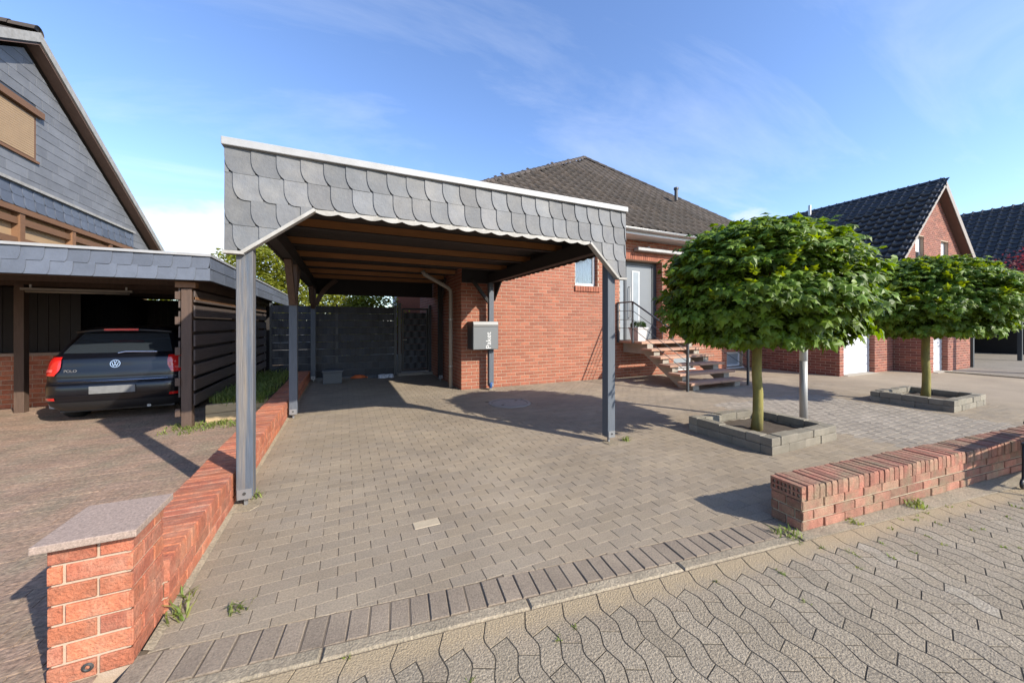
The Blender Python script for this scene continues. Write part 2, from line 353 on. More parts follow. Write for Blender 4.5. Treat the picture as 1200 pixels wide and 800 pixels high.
M['tread'] = mat('stone_tread', (.36, .215, .145), .8, var=.14, nscale=9, namp=.14, fscale=90, famp=.18, bump=.3, bscale=120)
M['bark'] = mat('mossy_bark', (.23, .20, .055), .9, nscale=8, namp=.25, stretch=(1, 1, .5), bump=.6, bscale=40, stain=(.12, .105, .05), stain_amt=.6, stain_scale=9)
M['twig'] = mat('twig_bark', (.10, .07, .045), .9, namp=.2)
M['leaf'] = mat('maple_leaf', (.088, .155, .014), .5, var=.42, col2=(.14, .205, .016), mix2=.8, namp=0, trans=.30, spec=.35)
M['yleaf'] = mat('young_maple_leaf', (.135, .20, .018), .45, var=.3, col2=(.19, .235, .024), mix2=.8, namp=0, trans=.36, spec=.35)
M['hleaf'] = mat('hedge_leaf', (.19, .22, .03), .55, var=.4, col2=(.23, .24, .04), mix2=.8, namp=0, trans=.4)
M['rleaf'] = mat('red_leaf', (.16, .035, .03), .5, var=.35, namp=0, trans=.35)
M['box'] = mat('boxwood_leaf', (.05, .10, .022), .5, var=.4, namp=0, trans=.25)
M['grass'] = mat('weed_grass', (.13, .20, .035), .6, var=.35, col2=(.26, .24, .08), mix2=.6, namp=0, trans=.35)
M['soil'] = mat('soil', (.07, .052, .036), 1, nscale=14, namp=.25, bump=.8, bscale=60)
M['doorglass'] = mat('frosted_glass', (.24, .27, .29), .3, namp=.1, nscale=5)
M['flap'] = mat('mailbox_flap', (.20, .20, .195), .5, namp=.03)
M['rubber'] = mat('rubber', (.014, .014, .014), .8, namp=.05)
M['car'] = mat('black_car_paint', (.003, .0035, .006), .3, namp=0, spec=.35, coat=.55)
M['trimblack'] = mat('car_trim_black', (.012, .012, .013), .5, namp=0)
M['lens'] = mat('tail_lens', (.55, .012, .01), .12, namp=0, coat=1)
M['lens2'] = mat('tail_lens_light', (.62, .10, .09), .12, namp=0, coat=1)
M['chrome'] = mat('chrome', (.75, .76, .78), .12, metal=1, namp=0)
M['plate'] = mat('number_plate', (.15, .15, .148), .7, namp=.2, nscale=12)
M['orange'] = mat('orange_plastic', (.62, .13, .03), .5, nscale=12, namp=.1)
M['paper'] = mat('paper', (.55, .57, .62), .8, nscale=25, namp=.25)
M['boxgrey'] = mat('grey_plastic', (.10, .108, .115), .6, namp=.05)
M['blue'] = mat('blue_plastic', (.03, .09, .25), .5, namp=.05)
M['shutter'] = mat('roller_shutter', (.36, .24, .13), .6, namp=.06)
M['cable'] = mat('solar_glass', (.012, .016, .03), .12, namp=0, coat=1)
M['iron'] = mat('cast_iron', (.05, .048, .045), .6, metal=.3, nscale=40, namp=.15, bump=.3)
M['lid'] = mat('cover_concrete', (.27, .255, .225), .85, nscale=14, namp=.14, fscale=140, famp=.12, bump=.4, bscale=120)
def sand_near_kerb(m, sand, t0, t1):
    t = m.node_tree; L = t.links.new; bs = t.nodes['Principled BSDF']; c = bs.inputs['Base Color'].links[0].from_socket
    g = N(t, 'ShaderNodeNewGeometry'); d = N(t, 'ShaderNodeVectorMath', operation='DOT_PRODUCT'); L(g.outputs['Position'], d.inputs[0]); k = 1 / math.sqrt(1 + .13 ** 2); d.inputs[1].default_value = (.13 * k, k, 0)
    nz = N(t, 'ShaderNodeTexNoise'); nz.inputs['Scale'].default_value = 14; nz.inputs['Detail'].default_value = 6; L(g.outputs['Position'], nz.inputs['Vector'])
    q = math_n(t, 'ADD', d.outputs['Value'], math_n(t, 'MULTIPLY', math_n(t, 'SUBTRACT', nz.outputs['Fac'], .5), .16))
    mr = N(t, 'ShaderNodeMapRange'); L(q, mr.inputs[0]); mr.inputs[1].default_value = 1.8 * k + t0; mr.inputs[2].default_value = 1.8 * k + t1; mr.inputs[3].default_value = 0; mr.inputs[4].default_value = .9
    fz = N(t, 'ShaderNodeTexNoise'); fz.inputs['Scale'].default_value = 95; L(g.outputs['Position'], fz.inputs['Vector'])
    sc = N(t, 'ShaderNodeVectorMath', operation='SCALE'); sc.inputs[0].default_value = sand; L(math_n(t, 'ADD', math_n(t, 'MULTIPLY', fz.outputs['Fac'], 1.0), .5), sc.inputs['Scale'])
    mx = N(t, 'ShaderNodeMixRGB'); L(mr.outputs[0], mx.inputs[0]); L(c, mx.inputs[1]); L(sc.outputs[0], mx.inputs[2]); L(mx.outputs[0], bs.inputs['Base Color'])
sand_near_kerb(M['rpaver_edge'], (.36, .275, .165), -.17, -.06)
# ================================================================== the setting: ground, road, driveway
def flat(pts, z): return MB().add([(x, y, z) for x, y in pts], [tuple(range(len(pts)))])
KD = Vector((1, -.13, 0)).normalized(); KN = Vector((.13, 1, 0)).normalized(); KO = Vector((0, 1.80, 0))
def kxy(s, t): p = KO + KD * s + KN * t; return (p.x, p.y)
def kfn(s, t, n): p = KO + KD * s + KN * t; return (p.x, p.y, n)
def gfn(u, v, n): return (u, v, n)
struct('ground', flat([(-300, -300), (300, -300), (300, 300), (-300, 300)], -.13), M['ground'])
driveway = struct('driveway', flat([kxy(-.86, .0), kxy(13.4, .0), (13, 8.05), (2.5, 8.05), (2.5, 11.35), (-.86, 11.35)], -.0045), M['joint'])
struct('forecourt', flat([(11.0, -2.2), (17.2, -2.6), (17.2, 8), (11.0, 8)], -.001), M['paver'])
struct('side_lane', flat([(17.2, -2.6), (80, -12), (80, 30), (17.2, 30)], -.002), M['lane'])
struct('lane_edge', MB().box(17.08, 17.2, -2.5, 4.62, -.05, .035), M['kerb'])
ndr = struct('neighbour_drive', flat([kxy(-30, .085), kxy(-.98, .085), (-1.05, 11.2), (-1.75, 16), (-30, 16)], -.003), M['ndrive'])
struct('back_garden', flat([(-1.7, 11.3), (2.5, 11.3), (2.5, 40), (-30, 40), (-30, 16), (-1.7, 16)], -.02), M['ground'])
road = struct('road', flat([kxy(-60, .0), kxy(70, .0), kxy(70, -9), kxy(-60, -9)], -.0024), M['rjoint'])
obj('far_road_surface', MB().add([kfn(-60, 0, 0.0), kfn(-6, 0, 0.0), kfn(-6, -9, 0.0), kfn(-60, -9, 0.0), kfn(12, 0, 0.0), kfn(70, 0, 0.0), kfn(70, -9, 0.0), kfn(12, -9, 0.0)], [(0, 3, 2, 1), (4, 7, 6, 5)]), M['rpaver'], road)
# --- driveway field pavers: 20 x 10 cm in running bond along X, cut against the border course
field = []; grey = []; pale = []
row = 0; y = 1.0
while y < 11.25:
    x = -.84 - .1 * (row % 2)
    while x < 11.0:
        p = [(x + .0016, y), (x + .1984, y), (x + .1984, y + .1), (x + .0016, y + .1)]
        q = clip(p, KN.x, KN.y, -(KO.y * KN.y) - .288)
        q = clip(q, 1, 0, .82) if q else q
        if q and y > 7.9: q = clip(q, -1, 0, 2.44)
        if q and len(q) > 2 and abs(area(q)) > .003:
            cx = sum(a for a, b in q) / len(q); cy = sum(b for a, b in q) / len(q)
            if math.hypot((cx - 2.86), (cy - 6.3)) < .40: pass
            elif 3.05 < cx and cy < 1.72 - .095 * (cx - 3.02): pass
            elif abs(cx - .47) < .1 and abs(cy - 2.79) < .05: pale.append(q)
            elif 6.25 < cx < 9.1 and cy < 4.6 - .06 * (cx - 6): grey.append(q)
            else: field.append(q)
        x += .2
    y += .1; row += 1
poly_pieces('paver', driveway, M['paver'], field, gfn, 260, .0004, .0014, 0, -.02, .0007, .005, 'paver_field')
poly_pieces('paver', driveway, M['paver_pale'], pale, gfn, 10, .0025, .003, .001, -.02)
poly_pieces('paver', driveway, M['paver_grey'], grey, gfn, 20, .003, .004, 0, -.02, .002, .008, 'grey_paver_field')
sold = []
s = -.9
while s < 3.0:
    sold.append([(s, .088), (s + .099, .088), (s + .099, .286), (s, .286)]); s += .099
poly_pieces('border_paver', driveway, M['soldier'], sold, kfn, 60, .0035, .004, .001, -.02, .003, .016)
kerbs = []
s = -6.1
while s < 2.0: kerbs.append([(s, 0.004), (s + .995, 0.004), (s + .995, .082), (s, .082)]); s += 1.0
kerb = struct('kerb', MB().prism([(-6, .006), (2.9, .006), (2.9, .08), (-6, .08)], kfn, -.09, -.008), M['rjoint'])
poly_pieces('kerb_stone', kerb, M['kerb'], kerbs, kfn, 60, .002, .008, .008, -.03, .003, .004)
old = []; row = 0; y = 1.7
while y < 9.5:
    x = -6.6 - .1 * (row % 2)
    while x < -1.0:
        p = [(x, y), (x + .2, y), (x + .2, y + .1), (x, y + .1)]
        p = clip(p, KN.x, KN.y, -(KO.y * KN.y) - .09); p = clip(p, -1, 0, -1.14) if p else p
        if p and len(p) > 2 and abs(area(p)) > .004: old.append(p)
        x += .2
    y += .1; row += 1
poly_pieces('old_paver', ndr, M['opaver'], old, gfn, 120, .0008, .002, .004, -.003, .0015, .012, 'old_paver_field')
struct('verge_strip', MB().prism([(2.92, .004), (9.4, .004), (9.4, .24), (2.92, .12)], kfn, -.03, .004), M['kerb'])
# --- road: wavy interlocking pavers in columns across the road, double stones along the kerb
CW = .1055; PL = .205; AMP = .0175
def zig(t): return AMP * (4 * abs((t / PL) % 1.0 - .5) - 1)
def brk(t0, t1):                             # kinks of the wave between t0 > t1, softened a little
    ks = []; k = math.floor(t0 / (PL / 2))
    while k * PL / 2 > t1 - .02:
        for d in (.012, -.012):
            if t1 + .004 < k * PL / 2 + d < t0 - .004: ks.append(k * PL / 2 + d)
        k -= 1
    return ks
def wave(c, ts): return [(c * CW + zig(t), t) for t in ts]
near = []; edge = []; light = []
rr = random.Random(3)
for c in range(-58, 116):
    first = -.137 if c % 2 == 0 else -.137 - PL / 2
    t = first
    while t > -3.4:
        t1 = t - PL
        oL, oR = (-.020, .020) if c % 2 == 0 else (.016, -.016)
        L_ = wave(c, [t + oL] + brk(t + oL, t1 + oL) + [t1 + oL]); R_ = wave(c + 1, [t + oR] + brk(t + oR, t1 + oR) + [t1 + oR])
        p = L_ + R_[::-1]
        # lean the cross joints a little, as the cast stones have
        (light if rr.random() < .018 else near).append(p)
        t = t1
    if c % 2 == 0:
        tA, tB = -.137, -.137 - PL / 2; a0, a1, b0, b1 = tA - .020, tA + .020, tB + .016, tB - .016
        top = [(c * CW + zig(0), 0), ((c + 2) * CW + zig(0), 0)]
        rb = wave(c + 2, brk(0, b1) + [b1]); lb = wave(c, [a0] + brk(0, a0)[::-1]); mb_ = wave(c + 1, [b0] + brk(a1, b0)[::-1] + [a1])
        edge.append([top[0], top[1]] + rb + mb_ + lb)
poly_pieces('road_paver', road, M['rpaver'], near, kfn, 230, .0030, .0007, .0, -.02, .0008, .006, 'road_paver_field')
poly_pieces('road_paver', road, M['rpaver_light'], light, kfn, 20, .0030, .0007, .0005, -.02, .0006, .006, 'worn_paver_field')
poly_pieces('edge_paver', road, M['rpaver_edge'], edge, kfn, 40, .0030, .0007, .0005, -.02, .0008, .006, 'edge_paver_field')

# ================================================================== weeds helper
def blades(mb, c, n, h, spread, rnd, wide=.006):
    for _ in range(n):
        a = rnd.uniform(0, 6.283); r = spread * math.sqrt(rnd.random()); l = h * rnd.uniform(.5, 1.1); b = rnd.uniform(0, 6.283); lean = rnd.uniform(.4, 1.5) * l
        x, y = c[0] + r * math.cos(a), c[1] + r * math.sin(a); w = wide * rnd.uniform(.6, 1.3)
        dx, dy = math.cos(b), math.sin(b)
        p0 = (x - dy * w, y + dx * w, c[2]); p1 = (x + dy * w, y - dx * w, c[2])
        m0 = (x + dx * lean * .35 - dy * w * .8, y + dy * lean * .35 + dx * w * .8, c[2] + l * .6); m1 = (x + dx * lean * .35 + dy * w * .8, y + dy * lean * .35 - dx * w * .8, c[2] + l * .6)
        tp = (x + dx * lean, y + dy * lean, c[2] + l * .85)
        mb.add([p0, p1, m1, m0, tp], [(0, 1, 2, 3), (3, 2, 4)])
    return mb

# ================================================================== left garden wall with pillar
XA, XB = -1.13, -.83
wall = thing('garden_wall', 'low red brick wall with granite-capped pillar running along the driveway', 'brick wall', (-.98, 6.5, 0))
core = obj('wall_core', MB().box(XA + .008, XB - .008, 2.46, 10.95, -.1, .271), M['mortar'], wall)
xf = brick_xf((XB - .008, 2.452, .0), (0, 1, 0), (1, 0, 0), 8.49, .166, proud=.008)
inst_pieces('brick', core, M['wbrick'], BRICK, xf, 75)
xf = []; y = 2.455
while y < 10.9:
    dz = random.uniform(-.003, .003); o_ = Vector((XA + random.uniform(-.004, .004), y, .17))
    xf.append(frame(o_, (0, .071, 0), (0, 0, .108 + dz), (XB - XA, 0, 0))); y += .0815
# upright bricks on edge: proto's outward axis points up
inst_pieces('coping_brick', core, M['wbrick'], brick_proto(.05, .012), [m @ Matrix(((1, 0, 0, 0), (0, 1, 0, 0), (0, 0, 1, 0), (0, 0, 0, 1))) for m in xf], 110)
pil = obj('pillar', MB().box(-1.102, -.858, 2.158, 2.442, -.1, .578), M['mortar'], wall)
PH = .585
xf = brick_xf((-1.11, 2.158, 0), (1, 0, 0), (0, -1, 0), .26, PH, bl=.195, bh=.071, proud=.010, off=.05, rough=.004)
xf += brick_xf((-.858, 2.15, 0), (0, 1, 0), (1, 0, 0), .30, PH, bl=.195, bh=.071, proud=.010, off=.0)
xf += brick_xf((-1.102, 2.45, 0), (0, -1, 0), (-1, 0, 0), .30, PH, bl=.195, bh=.071, proud=.010)
inst_pieces('brick', pil, M['wbrick'], BRICK, xf, 90)
obj('capstone', MB().box(-1.138, -.818, 2.10, 2.475, .583, .615), M['granite'], wall, bevel=.004)
obj('wall_haunch', MB().add([(-.835, 2.2, .02), (-.80, 2.2, .004), (-.80, 10.9, .004), (-.835, 10.9, .02)], [(0, 1, 2, 3)]), M['kerb'], wall)
ring = MB().lathe([(.012, 0), (.02, .004), (.012, .008), (.008, .004), (.012, 0)], (0, 0, 0), 14)
o = obj('wall_ring', ring, M['iron'], wall); o.location = (-.985, 2.14, .055); o.rotation_euler = (R(90), 0, 0)

# ================================================================== right garden wall
DW = Vector((1, -.095, 0)).normalized(); NW = Vector((-DW.y, DW.x, 0)); OW = Vector((3.0, 1.49, 0)); LW = 6.4; TW = .225
def wfn(u, v, n): p = OW + DW * u + NW * v; return (p.x, p.y, n)
rw = thing('garden_wall', 'low weathered red brick wall with mossy top beside the road pavers', 'brick wall', (3.1, 1.55, 0))
rc = obj('wall_core', MB().prism([(.008, .008), (LW, .008), (LW, TW - .008), (.008, TW - .008)], wfn, -.1, .31), M['omortar'], rw)
HW = .222
xf = brick_xf(OW + NW * .008, DW, -NW, LW, HW, bh=.063, bl=.225, proud=.012, rough=.004)
xf += brick_xf(OW + NW * (TW) + DW * .008, -NW, -DW, TW, HW, bh=.063, bl=.105, proud=.012, rough=.004)
xf += brick_xf(OW + NW * (TW - .008) + DW * LW, -DW, NW, LW, HW, bh=.063, bl=.225, proud=.012, rough=.004)
inst_pieces('brick', rc, M['obrick'], BRICK, xf, 150)
xf = []; u = .045
while u < LW:
    o_ = OW + DW * u + NW * (-.012 + random.uniform(-.004, .004)) + Vector((0, 0, HW + .004)); w_ = random.uniform(.055, .062)
    xf.append(frame(o_, DW * w_, Vector((0, 0, .102 + random.uniform(-.006, .004))), NW * (TW + .02))); u += .0655
inst_pieces('coping_brick', rc, M['obrick'], brick_proto(.08, .02), xf, 130)
pb = MB()                                     # perforated end brick: frame bars with real holes
for (a, b, z0, z1) in [(0, TW, 0, .018), (0, TW, .082, .1), (0, TW, .044, .054), (0, .014, .018, .082), (TW - .014, TW, .018, .082)]:
    pb.prism([(-.01, a), (.035, a), (.035, b), (-.01, b)], wfn, HW + .004 + z0, HW + .004 + z1)
for k in range(1, 7):
    a = .014 + k * (TW - .028) / 7
    pb.prism([(-.0085, a - .006), (.035, a - .006), (.035, a + .006), (-.0085, a + .006)], wfn, HW + .02, HW + .088)
obj('perforated_brick', pb, M['obrick'], rc)

# ================================================================== planters
def planter(x0, x1, y0, y1, h, label):
    r = thing('planter', label, 'planter', ((x0 + x1) / 2, (y0 + y1) / 2, 0), 'stone planters around the trees')
    xf = []; T = .13; rows = 2; bh = h / rows; rnd = random.Random(int(x0 * 10))
    proto = MB(); c = .03
    bb = [(0, 0, 0), (1, 0, 0), (1, 1, 0), (0, 1, 0)]; 
    lv = [(0.0, 0.015), (.12, 0), (.88, 0), (1.0, .02)]
    rws = [[(i, i, z), (1 - i, i, z), (1 - i, 1 - i, z), (i, 1 - i, z)] for z, i in lv]
    proto.grid(rws, True); proto.f.append(tuple(range(12, 16)))
    for k in range(rows):
        z = k * bh
        for (a, b, axis, c0) in ((x0, x1, 0, y0), (x0, x1, 0, y1 - T), (y0 + T, y1 - T, 1, x0), (y0 + T, y1 - T, 1, x1 - T)):
            n = max(2, round((b - a) / .34)); off = .17 * (k % 2); ed = sorted(set([a] + [a + off + i * .34 for i in range(0, n + 1) if a + .08 < a + off + i * .34 < b - .08] + [b]))
            for p, q in zip(ed, ed[1:]):
                j = rnd.uniform(-.006, .006); sz = bh - .005 + (rnd.uniform(-.012, .004) if k == rows - 1 else 0)
                if axis == 0: xf.append(Matrix.Translation((p + .003, c0 + j, z)) @ Matrix.Diagonal((q - p - .006, T, sz, 1)))
                else: xf.append(Matrix.Translation((c0 + j, p + .003, z)) @ Matrix.Diagonal((T, q - p - .006, sz, 1)))
    inst_pieces('stone_block', r, M['block'], proto, xf)
    so = MB(); n = 10; rnd = random.Random(5)
    so.grid([[(x0 + T + (x1 - x0 - 2 * T) * i / n, y0 + T + (y1 - y0 - 2 * T) * j / n, .085 + rnd.uniform(-.015, .015)) for i in range(n + 1)] for j in range(n + 1)])
    obj('soil', so, M['soil'], r, smooth=True)
    return r
planter(4.42, 5.80, 2.50, 3.60, .205, 'grey stone block planter around maple nearer the carport')
planter(9.38, 10.85, 2.42, 3.50, .205, 'grey stone block planter around maple in front of the garages')

# ================================================================== trees
def leaf_shape(size, rnd):
    """five-lobed maple leaf, 2D outline around its base"""
    pts = [(0, 0), (.22, -.06), (.50, .12), (.36, .22), (.58, .52), (.28, .50), (.0, 1.0), (-.28, .50), (-.58, .52), (-.36, .22), (-.50, .12), (-.22, -.06)]
    return [(x * size, y * size) for x, y in pts]
def add_leaf(mb, p, d, nrm, size, rnd, droop=.25):
    d = d.normalized(); s = d.cross(nrm)
    if s.length < 1e-3: s = Vector((1, 0, 0))
    s.normalize(); nn = s.cross(d)
    pts = leaf_shape(size * rnd.uniform(.7, 1.2), rnd); vs = []
    for x, y in pts:
        k = y / size
        vs.append(p + s * x + d * y + nn * (-droop * size * k * k - abs(x) * .22))
    c = p + d * size * .35 + nn * .01
    b = len(vs); fs = [(i, (i + 1) % b, b) for i in range(b)]
    mb.add(vs + [c], fs)
def prof(t):     # crown radius factor over height 0..1 (flat umbrella bottom, rounded top)
    return max(0.0, math.sqrt(max(0, 1 - abs((t - .34) / (.66 if t > .34 else .39)) ** (2.0 if t > .34 else 2.6))))
def maple(loc, Rr, z0, z1, label, seed, nleaf=5200, mats=('bark', 'leaf'), cat='tree', trunk_r=.062, lsz=.100):
    rnd = random.Random(seed); r = thing('maple_tree', label, cat, loc, 'ball-headed maple trees in planters'); c = Vector(loc)
    tr = MB(); H = z0 + .25
    tr.tube([c + Vector((.0 + .012 * math.sin(k), .008 * math.cos(k * 2), H * k / 6)) for k in range(7)], [trunk_r * 1.18, trunk_r, trunk_r * .95, trunk_r * .93, trunk_r * .92, trunk_r * .95, trunk_r * 1.0], 14)
    obj('trunk', tr, M[mats[0]], r, smooth=True)
    br = MB()
    for k in range(26):
        a = k * 2.4 + rnd.uniform(-.3, .3); t = rnd.uniform(.08, .9); zz = z0 + (z1 - z0) * t; rad = Rr * prof(t) * .88
        e = c + Vector((math.cos(a) * rad, math.sin(a) * rad, zz)); s0 = c + Vector((0, 0, z0 + rnd.uniform(-.02, .25)))
        m = (s0 + e) / 2 + Vector((0, 0, .12 + rnd.uniform(-.1, .1)))
        br.tube([s0, (s0 + m) / 2 + Vector((0, 0, .03)), m, e], [.022, .017, .012, .005], 6)
    obj('branches', br, M['twig'], r, smooth=True)
    lv = MB()
    # lumpy surface: sprays of leaves, each spray a little shelf leaning outward
    lumps = [(rnd.uniform(0, 6.283), rnd.uniform(0, 1), rnd.uniform(.05, .16), rnd.uniform(.25, .6)) for _ in range(46)]
    hollows = [(rnd.uniform(0, 6.283), rnd.uniform(.05, .95), rnd.uniform(.15, .34), rnd.uniform(.10, .26)) for _ in range(70)]
    ns = nleaf // 13; yl_ = MB()
    for k in range(ns):
        a = rnd.uniform(0, 6.283); t = rnd.random() ** .9; shell = 1 - .6 * rnd.random() ** 2.0
        bump = 0
        for la, lt, lh, lw in lumps:
            da = (a - la + math.pi) % 6.283 - math.pi
            bump += lh * math.exp(-((da / lw) ** 2 + ((t - lt) / (lw * .42)) ** 2))
        rad = Rr * prof(t) * shell * (.92 + min(bump, .2) - .04)
        if t > .9: rad = Rr * prof(t) * math.sqrt(rnd.random())
        hol = 0
        for la, lt, lh, lw in hollows:
            da = (a - la + math.pi) % 6.283 - math.pi
            hol = max(hol, lh * math.exp(-((da / lw) ** 2 + ((t - lt) / (lw * .34)) ** 2)))
        rad *= 1 - hol
        P = c + Vector((math.cos(a) * rad, math.sin(a) * rad, z0 + (z1 - z0) * (t + .25 * (bump - .08) * (t > .5)) + rnd.uniform(-.03, .03)))
        out = Vector((math.cos(a), math.sin(a), 0))
        tilt = -.75 + 1.1 * t + rnd.uniform(-.25, .25)
        ax = (out + Vector((0, 0, tilt)) + Vector((rnd.uniform(-.35, .35), rnd.uniform(-.35, .35), 0))).normalized()
        for q in range(13):
            sp = Vector((rnd.gauss(0, .085), rnd.gauss(0, .085), rnd.gauss(0, .03)))
            d = (ax + Vector((rnd.uniform(-.9, .9), rnd.uniform(-.9, .9), rnd.uniform(-.75, .15)))).normalized()
            nr = (Vector((0, 0, 1)) * (.45 + .8 * t) + out * (.9 - .4 * t) + Vector((rnd.uniform(-.4, .4), rnd.uniform(-.4, .4), rnd.uniform(-.2, .2)))).normalized()
            add_leaf(lv, P + sp + ax * (q * .006), d, nr, lsz, rnd)
    for k in range(90):                        # drooping hem of the crown
        a = rnd.uniform(0, 6.283); rad = Rr * rnd.uniform(.35, .93); P = c + Vector((math.cos(a) * rad, math.sin(a) * rad, z0 + .10 * (rad / Rr) ** 2 + rnd.uniform(-.06, .06)))
        out = Vector((math.cos(a), math.sin(a), 0))
        for q in range(7): add_leaf(lv, P + Vector((rnd.gauss(0, .05), rnd.gauss(0, .05), -q * .012)), (out * .5 + Vector((rnd.uniform(-.7, .7), rnd.uniform(-.7, .7), -.9))).normalized(), (out + Vector((rnd.uniform(-.5, .5), rnd.uniform(-.5, .5), .3))).normalized(), lsz * rnd.uniform(.8, 1.25), rnd)
    # young shoots sticking out of the outline
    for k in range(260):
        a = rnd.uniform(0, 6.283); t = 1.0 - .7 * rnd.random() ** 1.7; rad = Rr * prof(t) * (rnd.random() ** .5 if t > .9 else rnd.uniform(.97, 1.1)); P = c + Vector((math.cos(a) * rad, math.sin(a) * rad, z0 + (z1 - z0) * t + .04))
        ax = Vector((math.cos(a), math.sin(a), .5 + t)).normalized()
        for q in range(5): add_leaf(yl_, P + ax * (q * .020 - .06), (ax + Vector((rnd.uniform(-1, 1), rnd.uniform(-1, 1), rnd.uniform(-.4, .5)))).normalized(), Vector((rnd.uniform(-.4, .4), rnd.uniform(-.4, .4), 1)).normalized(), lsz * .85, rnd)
    o = obj('crown', lv, M[mats[1]], r); o['kind'] = 'stuff'
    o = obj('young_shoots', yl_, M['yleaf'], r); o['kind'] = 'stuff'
    return r
maple((5.06, 3.05, .06), 1.14, 1.28, 2.70, 'ball-headed maple tree in the stone planter nearer the carport', 11, 16500)
maple((10.08, 2.96, .06), 1.13, 1.33, 2.63, 'ball-headed maple tree in the stone planter before the garages', 23, 14500)
# ================================================================== slate cladding
def slate_poly(u, w, vt, vb, mirror, over=.03, rx=.075, ry=.135):
    h = vt - vb; ry = min(ry, h * .8); pts = []
    for k in range(7):
        a = math.pi / 2 * k / 6; pts.append((rx - rx * math.cos(a), vb + ry - ry * math.sin(a)))
    p = [(0, vt)] + pts + [(w + over, vb), (w + over, vt)]
    p = [(x, y) for x, y in p]
    if mirror: p = [(w - x, y) for x, y in p]
    return [(u + x, y) for x, y in p]
def slates(parent, fn, u0, u1, rows, w, mat_, mirror=False, cuts=(), ends=True, seed=1, stag=.06, plain=False, rx=.075):
    rnd = random.Random(seed)
    for ri, (vt, vb, spans) in enumerate(rows):
        u = u0 - w + (ri * stag) % w
        while u < u1:
            p = [(u, vt), (u, vb), (u + w + .02, vb), (u + w + .02, vt)] if plain else slate_poly(u, w, vt, vb, mirror, rx=rx)
            if area(p) < 0: p = p[::-1]
            for (a, b, c) in ((1, 0, -u0), (-1, 0, u1)) + tuple(cuts):
                p = clip(p, a, b, c) if p else p
            if spans:
                polys = [clip(clip(p, 1, 0, -s0), -1, 0, s1) if p else p for s0, s1 in spans]
            else: polys = [p]
            for q in polys:
                if len(q) < 3 or abs(area(q)) < .0012: continue
                ub, vm = u, vb; j = rnd.uniform(0, .0015)
                def f2(a, b, n, ub=ub, vt=vt, vb=vb, j=j):
                    k = (a - ub) / w; k = k if mirror else 1 - k
                    return fn(a, b, n + (.002 if plain else .010) * k + .007 * (vt - b) / (vt - vb) + j)
                cu = sum(t[0] for t in q) / len(q); cv = sum(t[1] for t in q) / len(q); o3 = Vector(fn(cu, cv, 0))
                vs, fs = poly_geo(q, f2, .0008, .001, .006, -.002)
                o = obj('slate', MB().add([Vector(v) - o3 for v in vs], fs), mat_, parent); o.location = o3
            u += w
# ================================================================== main carport
cp = thing('carport', 'grey slate-clad timber carport over the paved driveway', 'carport', (1.2, 6.5, 0))
YF = 3.58; XL, XR = -.87, 3.24; ZT = 2.93; Z1, Z2, Z3, Z4 = 2.715, 2.505, 2.30, 2.09
def ffn(u, v, n): return (u, YF - n, v)       # front face, n towards the street
lc = ((-.74, 2.09), (-.235, 2.50)); rc_ = ((2.69, 2.50), (3.115, 2.09))
# backing board with the two cut corners
bd = [(XL + .004, ZT), (XL + .004, 2.09), lc[0], lc[1], rc_[0], rc_[1], (XR - .004, 2.09), (XR - .004, ZT)]
fb = obj('front_fascia', MB().prism(bd, lambda u, v, n: (u, YF + n, v), 0.002, .05), M['dark'], cp)
def lcut(a, b): d = (b[0] - a[0], b[1] - a[1]); return (-d[1], d[0], d[1] * a[0] - d[0] * a[1])
la = lcut(lc[0], lc[1]); ra = lcut(rc_[0], rc_[1])
rows_all = [(ZT - .005, Z1 - .004, None), (Z1 + .006, Z2 - .004, None)]
slates(fb, ffn, XL, XR, rows_all, .1755, M['slate'], seed=4, stag=.055)
slates(fb, ffn, XL, lc[1][0], [(Z2 + .006, Z3 - .004, None), (Z3 + .006, Z4 + .002, None)], .1755, M['slate'], cuts=(la,), seed=5, stag=.055)
slates(fb, ffn, rc_[0][0], XR, [(Z2 + .006, Z3 - .004, None), (Z3 + .006, Z4 + .002, None)], .1755, M['slate'], cuts=(ra,), seed=6, stag=.075)
obj('top_trim', MB().box(XL - .015, XR + .015, YF - .045, YF + .09, ZT - .012, ZT + .052), M['alu'], cp, bevel=.006)
# white strips along the cut corners and the scalloped strip between them
for a, b in ((lc[0], lc[1]), (rc_[0], rc_[1])):
    obj('corner_trim', MB().bar((a[0] - (.02 if a[0] < 0 else 0), YF + .01, a[1] - .014), (b[0], YF + .01, b[1] - .006), .075, .028), M['trim'], cp, bevel=.003)
obj('corner_trim', MB().box(XL - .008, lc[0][0], YF - .03, YF + .045, 2.065, 2.089), M['trim'], cp)
obj('corner_trim', MB().box(rc_[1][0], XR + .008, YF - .03, YF + .045, 2.065, 2.089), M['trim'], cp)
sc = [(lc[1][0], 2.512), (lc[1][0], 2.475)]
n = int((rc_[0][0] - lc[1][0]) / .1755); w = (rc_[0][0] - lc[1][0]) / n
for k in range(n):
    for q in range(1, 7): t = q / 6; sc.append((lc[1][0] + (k + t) * w, 2.475 - .022 * math.sin(math.pi * t)))
sc.append((rc_[0][0], 2.512))
obj('scalloped_trim', MB().prism(sc, lambda u, v, n: (u, YF - n, v), -.001, .008), M['trim'], cp)
